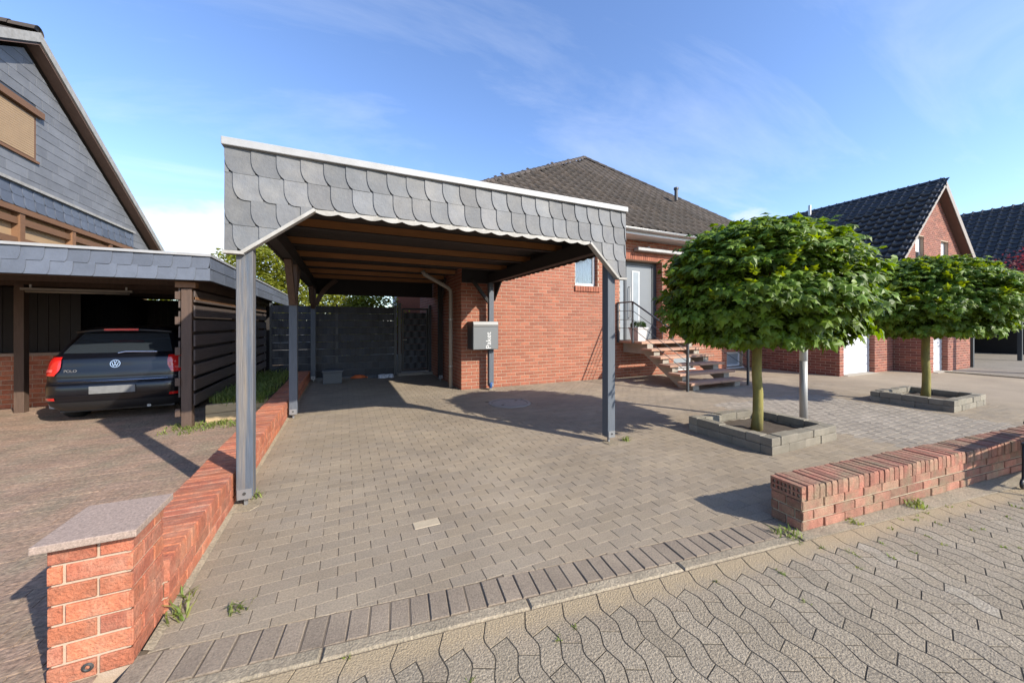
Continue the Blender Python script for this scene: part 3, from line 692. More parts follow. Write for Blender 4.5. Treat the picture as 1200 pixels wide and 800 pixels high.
# side fascias (left, right, back) with slates outside
def sfl(u, v, n): return (XL + .02 - n, u, v)
def sfr(u, v, n): return (XR - .02 + n, u, v)
def bfn(u, v, n): return (u, 10.95 + n, v)
rows_side = [(ZT - .005, Z1 - .004, None), (Z1 + .006, Z2 - .006, None)]
def side_board(x0, x1, ya, yb, flip):
    p = [(ya, ZT), (ya, 2.46)]
    k = 0; yy = ya; st = .175
    while yy + st < yb - .45:
        for q in range(1, 5): p.append((yy + st * q / 4, 2.46 - .02 * math.sin(math.pi * q / 4)))
        yy += st
    p += [(yb - .42, 2.46), (yb, 2.05), (yb, ZT)]
    return MB().prism(p, lambda u, v, n: (n, u, v), x0, x1)
sl_ = obj('side_fascia', side_board(XL + .022, XL + .052, YF + .05, 10.94, 0), M['dark'], cp)
slates(sl_, sfl, YF + .05, 10.94, rows_side, .21, M['slate'], mirror=False, seed=8)
sr_ = obj('side_fascia', side_board(XR - .052, XR - .022, YF + .05, 7.92, 0), M['dark'], cp)
slates(sr_, sfr, YF + .05, 7.92, rows_side, .21, M['slate'], mirror=True, seed=9)
obj('side_trim', MB().box(XL - .012, XL + .08, YF + .09, 10.97, ZT - .011, ZT + .05), M['alu'], cp)
obj('side_trim', MB().box(XR - .08, XR + .012, YF + .09, 7.95, ZT - .011, ZT + .05), M['alu'], cp)
obj('back_fascia', MB().box(XL + .055, 2.40, 10.90, 10.94, 2.30, ZT), M['dark'], cp)
obj('back_fascia', MB().box(2.40, XR - .055, 7.88, 7.92, 2.45, ZT), M['dark'], cp)
# roof: boarded ceiling, bitumen top, rafters along X, two long beams
ROOF = [(XL + .054, YF + .052), (XR - .054, YF + .052), (XR - .054, 7.88), (2.36, 7.88), (2.36, 10.90), (XL + .054, 10.90)]
obj('roof_deck', MB().prism(ROOF, lambda u, v, n: (u, v, n), 2.79, 2.90), M['anth'], cp)
bw = .14; x = YF + .06
while x < 10.85:
    xr = XR - .06 if x + bw < 7.88 else 2.35
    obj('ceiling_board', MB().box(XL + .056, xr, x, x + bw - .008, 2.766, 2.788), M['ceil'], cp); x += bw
for yy in (4.95, 6.05, 7.15):
    raf = obj('rafter', MB().box(XL + .06, XR - .06, yy, yy + .10, 2.668, 2.764), M['rafter'], cp); obj('underside_shade', MB().box(XL + .06, XR - .06, yy - .003, yy + .103, 2.655, 2.6675), M['ceil'], raf)  # dark strip under each rafter: the underside's shade put in as colour
for yy in (8.25, 9.3, 10.3):
    raf = obj('rafter', MB().box(XL + .06, 2.35, yy, yy + .10, 2.668, 2.764), M['rafter'], cp); obj('underside_shade', MB().box(XL + .06, 2.35, yy - .003, yy + .103, 2.655, 2.6675), M['ceil'], raf)
obj('rafter', MB().box(XL + .06, XR - .06, YF + .056, YF + .16, 2.60, 2.764), M['dark'], cp)
obj('beam', MB().box(-.815, -.685, YF + .165, 10.89, 2.455, 2.653), M['dark'], cp, bevel=.004)
obj('beam', MB().box(3.01, 3.13, YF + .165, 7.87, 2.455, 2.653), M['dark'], cp, bevel=.004)
def post(x, y, top, m, wd=.115, tagx=0, dark_from=None, label=None):
    p = obj('post', MB().box(x - wd / 2, x + wd / 2, y - wd / 2, y + wd / 2, .085, dark_from or top), M[m], cp, bevel=.006)
    if label: p['label'] = label
    if dark_from: obj('post_head', MB().box(x - wd / 2 - .003, x + wd / 2 + .003, y - wd / 2 - .003, y + wd / 2 + .003, dark_from, top), M['brown'], cp, bevel=.004)
    ft = MB(); ft.box(x - .012, x + .012, y - .012, y + .012, 0, .09); ft.box(x - .05, x + .05, y - wd / 2 - .006, y - wd / 2 - .001, .075, .155); ft.box(x - .05, x + .05, y + wd / 2 + .001, y + wd / 2 + .006, .075, .155); ft.box(x - .05, x + .05, y - wd / 2 - .005, y + wd / 2 + .005, .072, .083)
    obj('post_shoe', ft, M['wire'], p)
    sg = MB().lathe([(.0, .0), (.012, .0), (.012, .006), (.0, .006)], (0, 0, 0), 10)
    b = obj('bolt', sg, M['iron'], p); b.location = (x, y - wd / 2 - .006, .12); b.rotation_euler = (R(90), 0, 0)
    obj('footing', MB().prism([(x - .07, y - .11), (x + .05, y - .13), (x + .10, y - .06), (x + .08, y + .08), (x - .08, y + .09)], lambda u, v, n: (u, v, n), -.01, .006), M['kerb'], p)
    return p
post(-.745, 3.66, 2.45, 'post', label='weathered blue-grey post with worn streaks')
post(3.06, 3.68, 2.45, 'post2')
post(-.745, 6.72, 2.455, 'post2', dark_from=1.80)
post(-.745, 10.72, 2.455, 'post2', dark_from=1.95)
post(3.06, 7.80, 2.455, 'post2')
post(2.30, 9.52, 2.655, 'dark')
def brace(p0, p1, bulge):
    pts = []
    for k in range(9):
        t = k / 8; q = Vector(p0).lerp(Vector(p1), t); q += Vector(bulge) * math.sin(math.pi * t); pts.append(q)
    m = MB(); rows_ = []
    for i, q in enumerate(pts):
        d = (pts[min(i + 1, 8)] - pts[max(i - 1, 0)]).normalized(); a = Vector((1, 0, 0)) if abs(d.x) < .2 else Vector((0, 1, 0)); b = a.cross(d).normalized()
        rows_.append([q + a * .045 + b * .055, q - a * .045 + b * .055, q - a * .045 - b * .055, q + a * .045 - b * .055])
    m.grid(rows_, True); m.f += [(0, 1, 2, 3), (35, 34, 33, 32)]
    return obj('brace', m, M['brown'], cp)
brace((-.75, 6.66, 1.85), (-.75, 6.12, 2.47), (0, .05, -.06)); brace((-.75, 6.78, 1.85), (-.75, 7.32, 2.47), (0, -.05, -.06))
brace((-.69, 10.72, 2.0), (-.2, 10.72, 2.68), (-.05, 0, .05)); brace((-.75, 10.66, 1.95), (-.75, 10.1, 2.47), (0, .05, -.06))
obj('brace', MB().bar((3.02, 7.80, 2.0), (2.62, 7.80, 2.50), .07, .07), M['dark'], cp)
obj('brace', MB().bar((2.30, 9.48, 2.05), (2.30, 9.0, 2.66), .06, .06), M['dark'], cp)
obj('foot_cap', MB().tube([(3.03, 7.72, .05), (3.03, 7.72, .14), (3.06, 7.70, .17)], [.035, .035, .02], 10), M['blue'], cp, smooth=True)
dp = obj('downpipe', MB().tube([(1.55, 8.05, 2.68), (1.60, 8.06, 2.60), (2.18, 8.30, 2.36), (2.26, 8.34, 2.30), (2.27, 8.36, 2.2), (2.27, 8.36, .0)], .045, 12), M['pvc'], cp, smooth=True)
for z in (.5, 1.6): obj('pipe_clip', MB().tube([(2.27, 8.36, z), (2.27, 8.36, z + .03)], .052, 12), M['zinc'], dp)
# ================================================================== main house
H0, H1 = 2.42, 12.92; ZW = 3.93
house = thing('brick_house', 'red brick house with brown hipped tile roof beside the carport', 'house', (7.5, 8.2, 0))
holes = [(5.52 - H0, 6.29 - H0, 2.37, 3.45), (7.02 - H0, 8.70 - H0, 1.0, 3.56), (11.62 - H0, 12.46 - H0, .03, .60), (9.15 - H0, 10.05 - H0, .10, .58)]
wl = MB()
def wall_with_holes(mb, u0, u1, v0, v1, hs, fn, n0, n1):
    us = sorted(set([u0, u1] + [h for q in hs for h in q[:2]])); 
    for a, b in zip(us, us[1:]):
        m = (a + b) / 2; hv = sorted([(q[2], q[3]) for q in hs if q[0] < m < q[1]]); z = v0
        for (p, q) in hv + [(v1, v1)]:
            if p - z > .001: mb.prism([(a, z), (b, z), (b, p), (a, p)], fn, n0, n1)
            z = max(z, q)
    return mb
fac = lambda u, v, n: (H0 + u, 8.0 + n, v)
real = [(5.54 - H0, 6.27 - H0, 2.53, 3.43), (7.05 - H0, 8.68 - H0, 1.02, 3.36), (11.64 - H0, 12.44 - H0, .05, .58), (9.17 - H0, 10.03 - H0, .12, .56)]
wl = wall_with_holes(MB(), 0, H1 - H0, -.1, ZW, real, fac, 0, .30)
hw = obj('wall', wl, M['mortar'], house)
xf = brick_xf((H0, 8.0, 0), (1, 0, 0), (0, -1, 0), H1 - H0, ZW, holes, proud=.007, deep=.02)
hs_ = obj('side_wall', MB().box(H0 + .001, H0 + .30, 8.302, 13.0, -.1, ZW), M['mortar'], house)
xf += brick_xf((H0, 13.0, 0), (0, -1, 0), (-1, 0, 0), 5.0, ZW, (), proud=.007, off=.12)
# reveals
for (hx0, hx1, z0, z1) in ((7.05, 8.68, 1.02, 3.36), (5.54, 6.27, 2.53, 3.43)):
    xf += brick_xf((hx1, 8.0, z0), (0, 1, 0), (-1, 0, 0), .22, z1 - z0, (), proud=.006)
    xf += brick_xf((hx0, 8.22, z0), (0, -1, 0), (1, 0, 0), .22, z1 - z0, (), proud=.006)
inst_pieces('brick', hw, M['brick'], BRICK, xf, 300, 'brick_field')
# soldier courses over the door and sills
xf = []; x = 7.02
while x < 8.68: xf.append(frame((x, 8.012, 3.365), (.072, 0, 0), (0, -.022, 0), (0, 0, .20))); x += .0825
x = 5.52
while x < 6.28: xf.append(frame((x, 8.20, 2.375), (.072, 0, 0), (0, -.245, 0), (0, 0, .15))); x += .0835
x = 5.52
while x < 6.25: xf.append(frame((x, 8.012, 3.435), (.072, 0, 0), (0, -.022, 0), (0, 0, .10))); x += .0835
inst_pieces('soldier_brick', hw, M['brick'], BRICK, xf, 80)
def window(parent, x0, x1, z0, z1, y, name='window', curtain=True, pane='clear', depth=.09, fr=.06, mull=False):
    r = obj(name, MB().box(x0, x0 + fr, y, y + .06, z0, z1).box(x1 - fr, x1, y, y + .06, z0, z1).box(x0 + fr, x1 - fr, y + .001, y + .059, z0, z0 + fr).box(x0 + fr, x1 - fr, y + .001, y + .059, z1 - fr, z1), M['white'], parent, bevel=.004)
    obj('pane', MB().box(x0 + fr, x1 - fr, y + .025, y + .032, z0 + fr, z1 - fr), M[pane], r)
    if curtain:
        n = 40; rows_ = [[(x0 + fr + (x1 - x0 - 2 * fr) * i / n, y + depth + .012 * math.sin(i * 1.1), z) for i in range(n + 1)] for z in (z0 + fr, z1 - fr)]
        obj('curtain', MB().grid(rows_), M['curtain'], r, smooth=True)
    obj('room_back', MB().box(x0, x1, y + .18, y + .2, z0, z1), M['anth'], r)
    if mull: obj('mullion', MB().box((x0 + x1) / 2 - .03, (x0 + x1) / 2 + .03, y - .004, y + .05, z0 + fr, z1 - fr), M['white'], r)
    return r
window(house, 5.56, 6.25, 2.545, 3.41, 8.10)
window(house, 11.66, 12.42, .07, .56, 8.08, 'basement_window', pane='doorglass')
window(house, 9.19, 10.01, .14, .54, 8.08, 'basement_window', pane='doorglass')
obj('window_sill', MB().box(11.60, 12.48, 7.95, 8.07, .02, .05), M['white'], house); obj('window_sill', MB().box(9.13, 10.07, 7.95, 8.07, .09, .12), M['white'], house)
# door set back in its recess
YD = 8.22
df = MB(); df.box(7.06, 7.16, YD, YD + .09, 1.05, 3.35); df.box(8.50, 8.672, YD, YD + .09, 1.05, 3.35); df.box(7.16, 8.50, YD + .002, YD + .088, 3.25, 3.35); df.box(7.42, 7.50, YD + .001, YD + .087, 1.05, 3.25)
door = obj('front_door', MB().box(7.50, 8.50, YD + .02, YD + .07, 1.05, 3.25), M['door'], house, bevel=.004)
obj('door_frame', df, M['anth'], door, bevel=.004)
obj('side_pane', MB().box(7.16, 7.42, YD + .03, YD + .05, 1.05, 3.25), M['doorglass'], door)
dg = MB(); dg.box(7.72, 7.75, YD + .008, YD + .02, 1.35, 3.08); dg.box(7.97, 8.0, YD + .008, YD + .02, 1.35, 3.08); dg.box(7.75, 7.97, YD + .009, YD + .02, 1.35, 1.38); dg.box(7.75, 7.97, YD + .009, YD + .02, 3.05, 3.08)
obj('light_frame', dg, M['white'], door); obj('door_glass', MB().box(7.75, 7.97, YD + .012, YD + .0195, 1.38, 3.05), M['doorglass'], door)
obj('pull_handle', MB().tube([(7.60, YD + .02, 1.7), (7.60, YD - .04, 1.7), (7.60, YD - .04, 2.6), (7.60, YD + .02, 2.6)], .014, 8), M['steel'], door, smooth=True)
obj('recess_wall', MB().box(7.04, 8.69, YD + .095, YD + .11, 1.0, 3.38), M['anth'], house)
# eaves, gutter
EX0, EX1, EY, EZ = 1.5, 14.7, 7.42, 4.10; AP = Vector((9.1, 12.5, 8.42))
obj('soffit', MB().box(EX0 + .06, EX1 - .06, EY + .07, 8.0, 3.931, 3.955), M['white'], house)
obj('eaves_board', MB().box(EX0 + .04, EX1 - .04, EY + .04, EY + .07, 3.93, 4.10), M['white'], house)
gt = MB(); rws = []
for k in range(2):
    x = (EX0, EX1)[k]; rws.append([(x, EY - .03 + .065 * math.cos(a), 4.06 + .065 * math.sin(a)) for a in [math.pi + math.pi * i / 10 for i in range(11)]])
gt.grid(rws); gt.tube([(EX0, EY - .095, 4.062), (EX1, EY - .095, 4.062)], .010, 8)
gut = obj('gutter', gt, M['zinc'], house, smooth=True)
sm = gut.modifiers.new('solid', 'SOLIDIFY'); sm.thickness = .003
# roof planes: sheet plus single tiles on the street side
cF0 = Vector((EX0, EY, EZ)); cF1 = Vector((EX1, EY, EZ)); cB0 = Vector((EX0, 17.5, EZ)); cB1 = Vector((EX1, 17.5, EZ))
roof = obj('roof', MB().add([cF0, cF1, cB1, cB0, AP], [(0, 1, 4), (1, 2, 4), (2, 3, 4), (3, 0, 4), (0, 3, 2, 1)]), M['tile'], house)
def tile_proto(n=8, amp=.03, lip=.025):
    """profiled tile in unit square: u across, w up the slope, n outward in metres"""
    m = MB(); prof_ = [(u, amp * math.exp(-((u - .22) / .15) ** 2) + amp * .12 * u) for u in (0, .08, .15, .22, .29, .37, .5, .7, .9, 1.0)]
    rows_ = [[(u, h - .002, 0) for u, h in prof_], [(u, h + lip, 0) for u, h in prof_], [(u, h + .004, 1.12) for u, h in prof_]]
    return m.grid(rows_)
def tile_roof(parent, o, e0, up, poly, mat_, tw=.30, tl=.34, nmax=300, amp=.03, name='roof_tile', tproto=None):
    """o origin on the eave; e0 unit along eave, up unit up the slope; poly in (u,v) slope coords"""
    e0 = Vector(e0).normalized(); up = Vector(up).normalized(); nn = e0.cross(up).normalized(); nn = nn if nn.z > 0 else -nn
    us = [p[0] for p in poly]; vs = [p[1] for p in poly]; P = tproto or tile_proto(amp=.045, lip=.03); xf = []
    if area(poly) < 0: poly = poly[::-1]
    v = min(vs)
    while v < max(vs):
        u = min(us)
        while u < max(us):
            c = (u + tw / 2, v + tl * .5)
            if all((poly[(i + 1) % len(poly)][0] - poly[i][0]) * (c[1] - poly[i][1]) - (poly[(i + 1) % len(poly)][1] - poly[i][1]) * (c[0] - poly[i][0]) > -.03 for i in range(len(poly))):
                xf.append(frame(Vector(o) + e0 * u + up * v + nn * random.uniform(0.004, .009), e0 * tw * .995, nn, up * tl))
            u += tw
        v += tl
    inst_pieces(name, parent, mat_, P, xf, nmax, name + '_field', smooth=True)
upv = (Vector((AP.x, AP.y, AP.z)) - Vector((AP.x, EY, EZ))); SL = upv.length
tile_roof(roof, cF0, (1, 0, 0), upv, [(0, 0), (EX1 - EX0, 0), (AP.x - EX0, SL)], M['tile'])
rt = MB()
def ridge(parent, a, b, m, r=.095, step=.36):
    a = Vector(a); b = Vector(b); d = (b - a); n = max(1, int(d.length / step)); d.normalize(); side = d.cross(Vector((0, 0, 1))).normalized(); upn = side.cross(d)
    proto = MB(); rows_ = []
    for k, rr_ in ((0, 1.12), (.92, 1.0), (1.0, .98)):
        rows_.append([(k, rr_ * math.cos(t), rr_ * math.sin(t) - .15) for t in [math.pi * i / 8 for i in range(9)]])
    proto.grid(rows_); proto.f.append(tuple(range(9)))
    xf = [frame(a + d * (k * step), d * step * 1.06, side * r, upn * r) for k in range(n + 1)]
    inst_pieces('ridge_tile', parent, m, proto, xf, 60, smooth=True)
ridge(roof, cF0 + Vector((.1, .1, .03)), AP + Vector((0, 0, .04)), M['tile']); ridge(roof, cF1 + Vector((-.1, .1, .03)), AP + Vector((0, 0, .04)), M['tile'])
vp = obj('vent_pipe', MB().tube([(10.95, 9.45, 6.0), (10.95, 9.45, 6.42)], .06, 12).tube([(10.95, 9.45, 6.40), (10.95, 9.45, 6.47)], .085, 12), M['anth'], roof, smooth=False)
aw = obj('awning', MB().box(7.55, 10.7, 7.80, 7.985, 3.60, 3.70), M['alu'], house, bevel=.02)
for x in (8.0, 9.9): obj('awning_bracket', MB().box(x, x + .06, 7.88, 7.992, 3.70, 3.76), M['alu'], aw)
# ================================================================== entrance steps, railings, pot
st = thing('entrance_steps', 'open stone steps with concrete stringers leading up to the front door', 'steps', (8.05, 6.8, 0))
SX0, SX1 = 7.02, 8.98; RISE = 1.05 / 6; RUN = .285; TY = 5.66
steps = []
for k in range(5):
    y0 = TY + k * RUN; z1 = (k + 1) * RISE; xm = SX0 + 1.02
    a0 = SX0 + .10 * (k > 0)
    t1 = obj('tread', MB().box(SX0, xm - .003, y0, y0 + .36, z1 - .055, z1), M['tread'], st, bevel=.006)
    t2 = obj('tread', MB().box(xm + .003, SX1, y0, y0 + .36, z1 - .055, z1 - .001), M['tread'], st, bevel=.006)
yl = TY + 5 * RUN
for (a, b) in ((SX0 - .05, SX0 + .75), (SX0 + .756, SX0 + 1.40), (SX0 + 1.406, SX1 + .05)):
    obj('landing_slab', MB().box(a, b, yl, 7.985, .99, 1.05), M['tread'], st, bevel=.006)
def stringer(x0, x1):
    p = [(TY + .06, 0)]
    for k in range(5):
        y0 = TY + k * RUN + .06; p += [(y0, k * RISE + (0 if k == 0 else .0)), (y0, (k + 1) * RISE - .057), ]
        p += [(y0 + RUN - .08, (k + 1) * RISE - .057), (y0 + RUN - .08, (k + 1) * RISE + .0)] if k < 4 else []
    p += [(yl + .0, 5 * RISE - .057), (yl, .988), (7.98, .988), (7.98, .72), (yl + .12, .72), (TY + .42, 0)]
    q = [p[0]]
    for a in p[1:]:
        if math.dist(a, q[-1]) > 1e-4: q.append(a)
    return MB().prism(q, lambda u, v, n: (n, u, v), x0, x1)
obj('stringer', stringer(SX0 + .14, SX0 + .34), M['concrete'], st); obj('stringer', stringer(SX1 - .36, SX1 - .16), M['concrete'], st)
def railing(x, label, hor=True):
    r = thing('stair_railing', label, 'railing', (x, 5.7, 0), 'steel stair railings')
    yA, zA = TY + .02, 1.13; yB, zB = 7.38, 2.10
    obj('handrail', MB().tube([(x, yA, zA), (x, yB, zB), (x, 7.97, zB)], .021, 10), M['anth'], r, smooth=True)
    for k in range(1, 4):
        d = k * .235
        obj('rail_bar', MB().tube([(x, yA, zA - d), (x, yB, zB - d), (x, 7.95, zB - d)], .008, 8), M['anth'], r, smooth=True)
    obj('post', MB().box(x - .022, x + .022, yA - .022, yA + .022, 0, zA), M['anth'], r); obj('post', MB().box(x - .022, x + .022, 7.93, 7.97, 1.0, zB), M['anth'], r)
    obj('post', MB().box(x - .02, x + .02, yB - .02, yB + .02, 1.0, zB - .01), M['anth'], r)
railing(SX0 - .08, 'dark steel railing of the front steps, on the carport side')
railing(SX1 + .08, 'dark steel railing of the front steps, on the garage side')
fp = thing('flower_pot', 'light grey tapered pot with clipped box ball on the door landing', 'flower pot', (7.25, 7.5, 1.05))
pt = MB(); pt.grid([[(7.25 + sx * w, 7.5 + sy * w, z) for sx, sy in ((-1, -1), (1, -1), (1, 1), (-1, 1))] for w, z in ((.13, 1.051), (.17, 1.38), (.185, 1.38), (.185, 1.42), (.15, 1.42), (.15, 1.38))], True); pt.f.append((20, 21, 22, 23))
obj('pot', pt, M['mailgrey'], fp); M['potm'] = mat('pale_pot', (.5, .48, .46), .6, namp=.05); fp.children[0].data.materials[0] = M['potm']
bb = MB(); rnd = random.Random(2)
for _ in range(1500):
    a = rnd.uniform(0, 6.283); z = rnd.uniform(-.3, 1); q = math.sqrt(1 - z * z); v = Vector((q * math.cos(a), q * math.sin(a), z)); p = Vector((7.25, 7.5, 1.46)) + Vector((v.x * .19, v.y * .19, v.z * .14)) * rnd.uniform(.75, 1.05)
    s_ = v.orthogonal().normalized() * .012; t_ = (v + Vector((rnd.uniform(-.6, .6), rnd.uniform(-.6, .6), .5))).normalized() * .03
    bb.add([p - s_, p + s_, p + t_], [(0, 1, 2)])
o = obj('box_ball', bb, M['box'], fp); o['kind'] = 'stuff'

# ================================================================== mailbox
mbx = thing('parcel_mailbox', 'grey parcel mailbox mounted on the brick pier under the carport', 'mailbox', (2.88, 7.8, .95))
obj('body', MB().box(2.56, 3.17, 7.60, 7.985, .94, 1.565), M['anth'], mbx, bevel=.006)
obj('front_door', MB().box(2.572, 3.158, 7.588, 7.599, .945, 1.44), M['mailgrey'], mbx, bevel=.003)
obj('slot_flap', MB().add([(2.572, 7.588, 1.45), (3.158, 7.588, 1.45), (3.158, 7.578, 1.495), (2.572, 7.578, 1.495), (3.158, 7.599, 1.558), (2.572, 7.599, 1.558)], [(0, 1, 2, 3), (3, 2, 4, 5)]), M['flap'], mbx)
tm = text_mesh('Paket', .17); o = obj('lettering', tm, M['white'], mbx); o.location = (2.93, 7.585, 1.14); o.rotation_euler = (R(90), R(-90), 0)

# ================================================================== manhole cover
mh = thing('manhole_cover', 'round concrete manhole cover with iron rim set in the driveway', 'manhole cover', (2.86, 6.3, 0))
obj('rim', MB().lathe([(.345, -.01), (.345, .008), (.40, .008), (.41, -.012)], (2.86, 6.3, 0), 40), M['lid'], mh)
lid = MB().lathe([(0, .006), (.30, .006), (.335, .004), (.338, -.01)], (2.86, 6.3, 0), 40); obj('lid', lid, M['lid'], mh)
for a in (0.6, 3.74): obj('lifting_slot', MB().bar((2.86 + .2 * math.cos(a), 6.3 + .2 * math.sin(a), .008), (2.86 + .27 * math.cos(a), 6.3 + .27 * math.sin(a), .008), .03, .004), M['iron'], mh)
obj('rim_ring', MB().lathe([(.338, -.01), (.338, .0065), (.346, .0065), (.346, -.01)], (2.86, 6.3, 0), 40), M['iron'], mh)

# ================================================================== woven fence and gate at the back of the carport
def woven(parent, x0, x1, y, z0, z1, cell, seed, wires=True):
    n = max(2, round((x1 - x0) / cell)); cw = (x1 - x0) / n; rows_ = round((z1 - z0) / .195); rh = (z1 - z0) / rows_; rnd = random.Random(seed)
    for r in range(rows_):
        m = MB(); pts = []
        for k in range(n + 1):
            yy = y + .016 * (1 if (k + r) % 2 else -1); pts += [(x0 + max(0, k - .12) * cw if k else x0, yy)] if False else []
        for k in range(n):
            s_ = .014 * (1 if (k + r) % 2 else -1); a = x0 + k * cw; za = z0 + r * rh + .0015; zb = z0 + (r + 1) * rh - .001 + rnd.uniform(-.007, 0)
            m.add([(a + .0005, y + s_ * .3, za), (a + cw * .3, y + s_, za), (a + cw * .7, y + s_, za), (a + cw - .0005, y + s_ * .3, za), (a + .0005, y + s_ * .3, zb), (a + cw * .3, y + s_, zb), (a + cw * .7, y + s_, zb), (a + cw - .0005, y + s_ * .3, zb)], [(0, 1, 5, 4), (1, 2, 6, 5), (2, 3, 7, 6)])
        obj('strip', m, M['strip'], parent)
    if wires:
        w_ = MB()
        for k in range(n + 1): w_.box(x0 + k * cw - .003, x0 + k * cw + .003, y - .003, y + .003, z0 - .05, z1 + .03)
        obj('upright_wires', w_, M['anth'], parent)
fe = thing('privacy_fence', 'dark grey woven strip fence closing the back of the carport', 'fence', (0, 11.1, 0))
woven(fe, -1.72, 1.32, 11.12, .05, 2.0, .2, 3)
for x in (-1.74, -.2, 1.36): obj('post', MB().box(x - .03, x + .03, 11.13, 11.19, 0, 2.05), M['anth'], fe)
ga = thing('garden_gate', 'dark woven steel-framed garden gate beside the brick house', 'gate', (1.95, 11.05, 0))
gf = MB(); gx0, gx1 = 1.52, 2.30
gf.box(gx0, gx0 + .05, 11.03, 11.08, .12, 1.98); gf.box(gx1 - .05, gx1, 11.03, 11.08, .12, 1.98); gf.box(gx0 + .05, gx1 - .05, 11.031, 11.079, .12, .17); gf.box(gx0 + .05, gx1 - .05, 11.031, 11.079, 1.93, 1.98)
obj('gate_frame', gf, M['black'], ga); woven(ga, gx0 + .06, gx1 - .06, 11.055, .18, 1.85, .11, 9)
obj('gate_post', MB().box(1.42, 1.50, 11.02, 11.10, 0, 2.12), M['anth'], ga); obj('gate_post', MB().box(2.31, 2.39, 11.02, 11.10, 0, 2.08), M['anth'], ga)
obj('gate_handle', MB().tube([(1.55, 11.0, 1.05), (1.55, 10.96, 1.05), (1.66, 10.96, 1.05)], .012, 8), M['steel'], ga)
obj('lock_box', MB().box(1.525, 1.565, 11.0, 11.03, .95, 1.15), M['black'], ga)
struct('gate_step', MB().box(1.4, 2.41, 10.9, 11.3, -.02, .07), M['concrete'], bevel=.01)
sb = thing('storage_box', 'grey plastic lidded storage box at the foot of the woven fence', 'box', (-.28, 10.3, 0))
obj('body', MB().box(-.50, -.06, 10.15, 10.45, .0, .29), M['boxgrey'], sb, bevel=.02); obj('lid', MB().box(-.52, -.04, 10.13, 10.47, .291, .335), M['boxgrey'], sb, bevel=.012); obj('handle', MB().box(-.34, -.22, 10.115, 10.13, .2, .225), M['boxgrey'], sb)
rnd = random.Random(4)
hs = MB(); pts = [(.35 + .22 * math.cos(t) * (1 - t / 60), 10.85 + .10 * math.sin(t), .03 + .012 * (t / 6.28)) for t in [k * .35 for k in range(90)]]
tag(obj('garden_hose', hs.tube(pts, .014, 7), M['orange'], smooth=True), 'coiled orange garden hose lying before the woven fence', 'hose')
def crumple(name, cx, cy, w_, d_, h_, m, seed, label, cat):
    rnd = random.Random(seed); n = 12; g = MB()
    g.grid([[(cx + w_ * (i / n - .5) + rnd.uniform(-.02, .02), cy + d_ * (j / n - .5) + rnd.uniform(-.02, .02), .004 + (h_ * rnd.random() if 0 < i < n and 0 < j < n else 0)) for i in range(n + 1)] for j in range(n + 1)])
    o = obj(name, g, M[m]); tag(o, label, cat); return o
crumple('newspaper', 1.05, 10.80, .42, .28, .10, 'paper', 3, 'crumpled pale newspaper on the ground near the garden gate', 'newspaper')
crumple('plastic_sheet', .72, 10.9, .26, .24, .07, 'boxgrey', 5, 'crumpled grey plastic sheet between hose and newspaper', 'plastic sheet')

# ================================================================== metal pole behind the near planter
po = thing('metal_pole', 'slim pale metal pole standing just behind the near planter', 'pole', (6.3, 3.12, 0))
obj('shaft', MB().tube([(6.3, 3.12, 0), (6.3, 3.12, .95)], .050, 18), M['steel'], po, smooth=True); obj('upper_shaft', MB().tube([(6.3, 3.12, .95), (6.3, 3.12, 2.2)], .052, 18), M['white'], po, smooth=True)
obj('base_plate', MB().tube([(6.3, 3.12, 0), (6.3, 3.12, .012)], .09, 18), M['steel'], po)

# ================================================================== garage beside the house and the neighbour's garage
def garage(name, x0, x1, y0, y1, h, d0, d1, dh, label, end_from):
    g = thing(name, label, 'garage', ((x0 + x1) / 2, y0, 0), 'brick garages with white doors')
    m = wall_with_holes(MB(), x0, x1, -.05, h, [(d0, d1, -.05, dh)], lambda u, v, n: (u, y0 + n, v), 0, .25)
    wl = obj('wall', m, M['mortar'], g)
    sw = obj('side_wall', MB().box(x0 + .001, x0 + .25, y0 + .251, y1, -.05, h), M['mortar'], g)
    xf = brick_xf((x0, y0, 0), (1, 0, 0), (0, -1, 0), x1 - x0, h, [(d0 - x0, d1 - x0, -1, dh)]) + brick_xf((x0, y1, 0), (0, -1, 0), (-1, 0, 0), y1 - y0, h, off=.12)
    xf += brick_xf((d1, y0, 0), (0, 1, 0), (-1, 0, 0), .14, dh) + brick_xf((d0, y0 + .14, 0), (0, -1, 0), (1, 0, 0), .14, dh)
    inst_pieces('brick', wl, M['gbrick'], BRICK, xf, 120, 'brick_field')
    obj('flat_roof', MB().box(x0 - .12, x1 + .05, y0 - .12, y1, h + .002, h + .2), M['anth'], g)
    dr = obj('garage_door', MB().box(d0 + .05, d1 - .05, y0 + .17, y0 + .19, .0, dh - .05), M['gdoor'], g)
    n = 8; ph = (dh - .05) / n
    for k in range(n): obj('door_panel', MB().box(d0 + .055, d1 - .055, y0 + .150, y0 + .169, k * ph + .006, (k + 1) * ph - .006), M['gdoor'], dr, bevel=.006)
    obj('door_frame', MB().box(d0, d0 + .05, y0 + .13, y0 + .2, 0, dh).box(d1 - .05, d1, y0 + .13, y0 + .2, 0, dh).box(d0 + .05, d1 - .05, y0 + .131, y0 + .199, dh - .05, dh), M['gdoor'], g)
    obj('threshold', MB().box(d0, d1, y0 - .1, y0 + .2, -.02, .012), M['concrete'], g)
    return g
garage('garage', 12.93, 16.2, 5.5, 12, 2.55, 13.15, 15.0, 2.15, 'brick garage with white door built onto the hipped house', 0)
garage('garage', 16.30, 19.55, 4.70, 6.5, 2.6, 16.55, 17.65, 2.15, 'brick garage with white door standing further forward than its neighbour', 0)
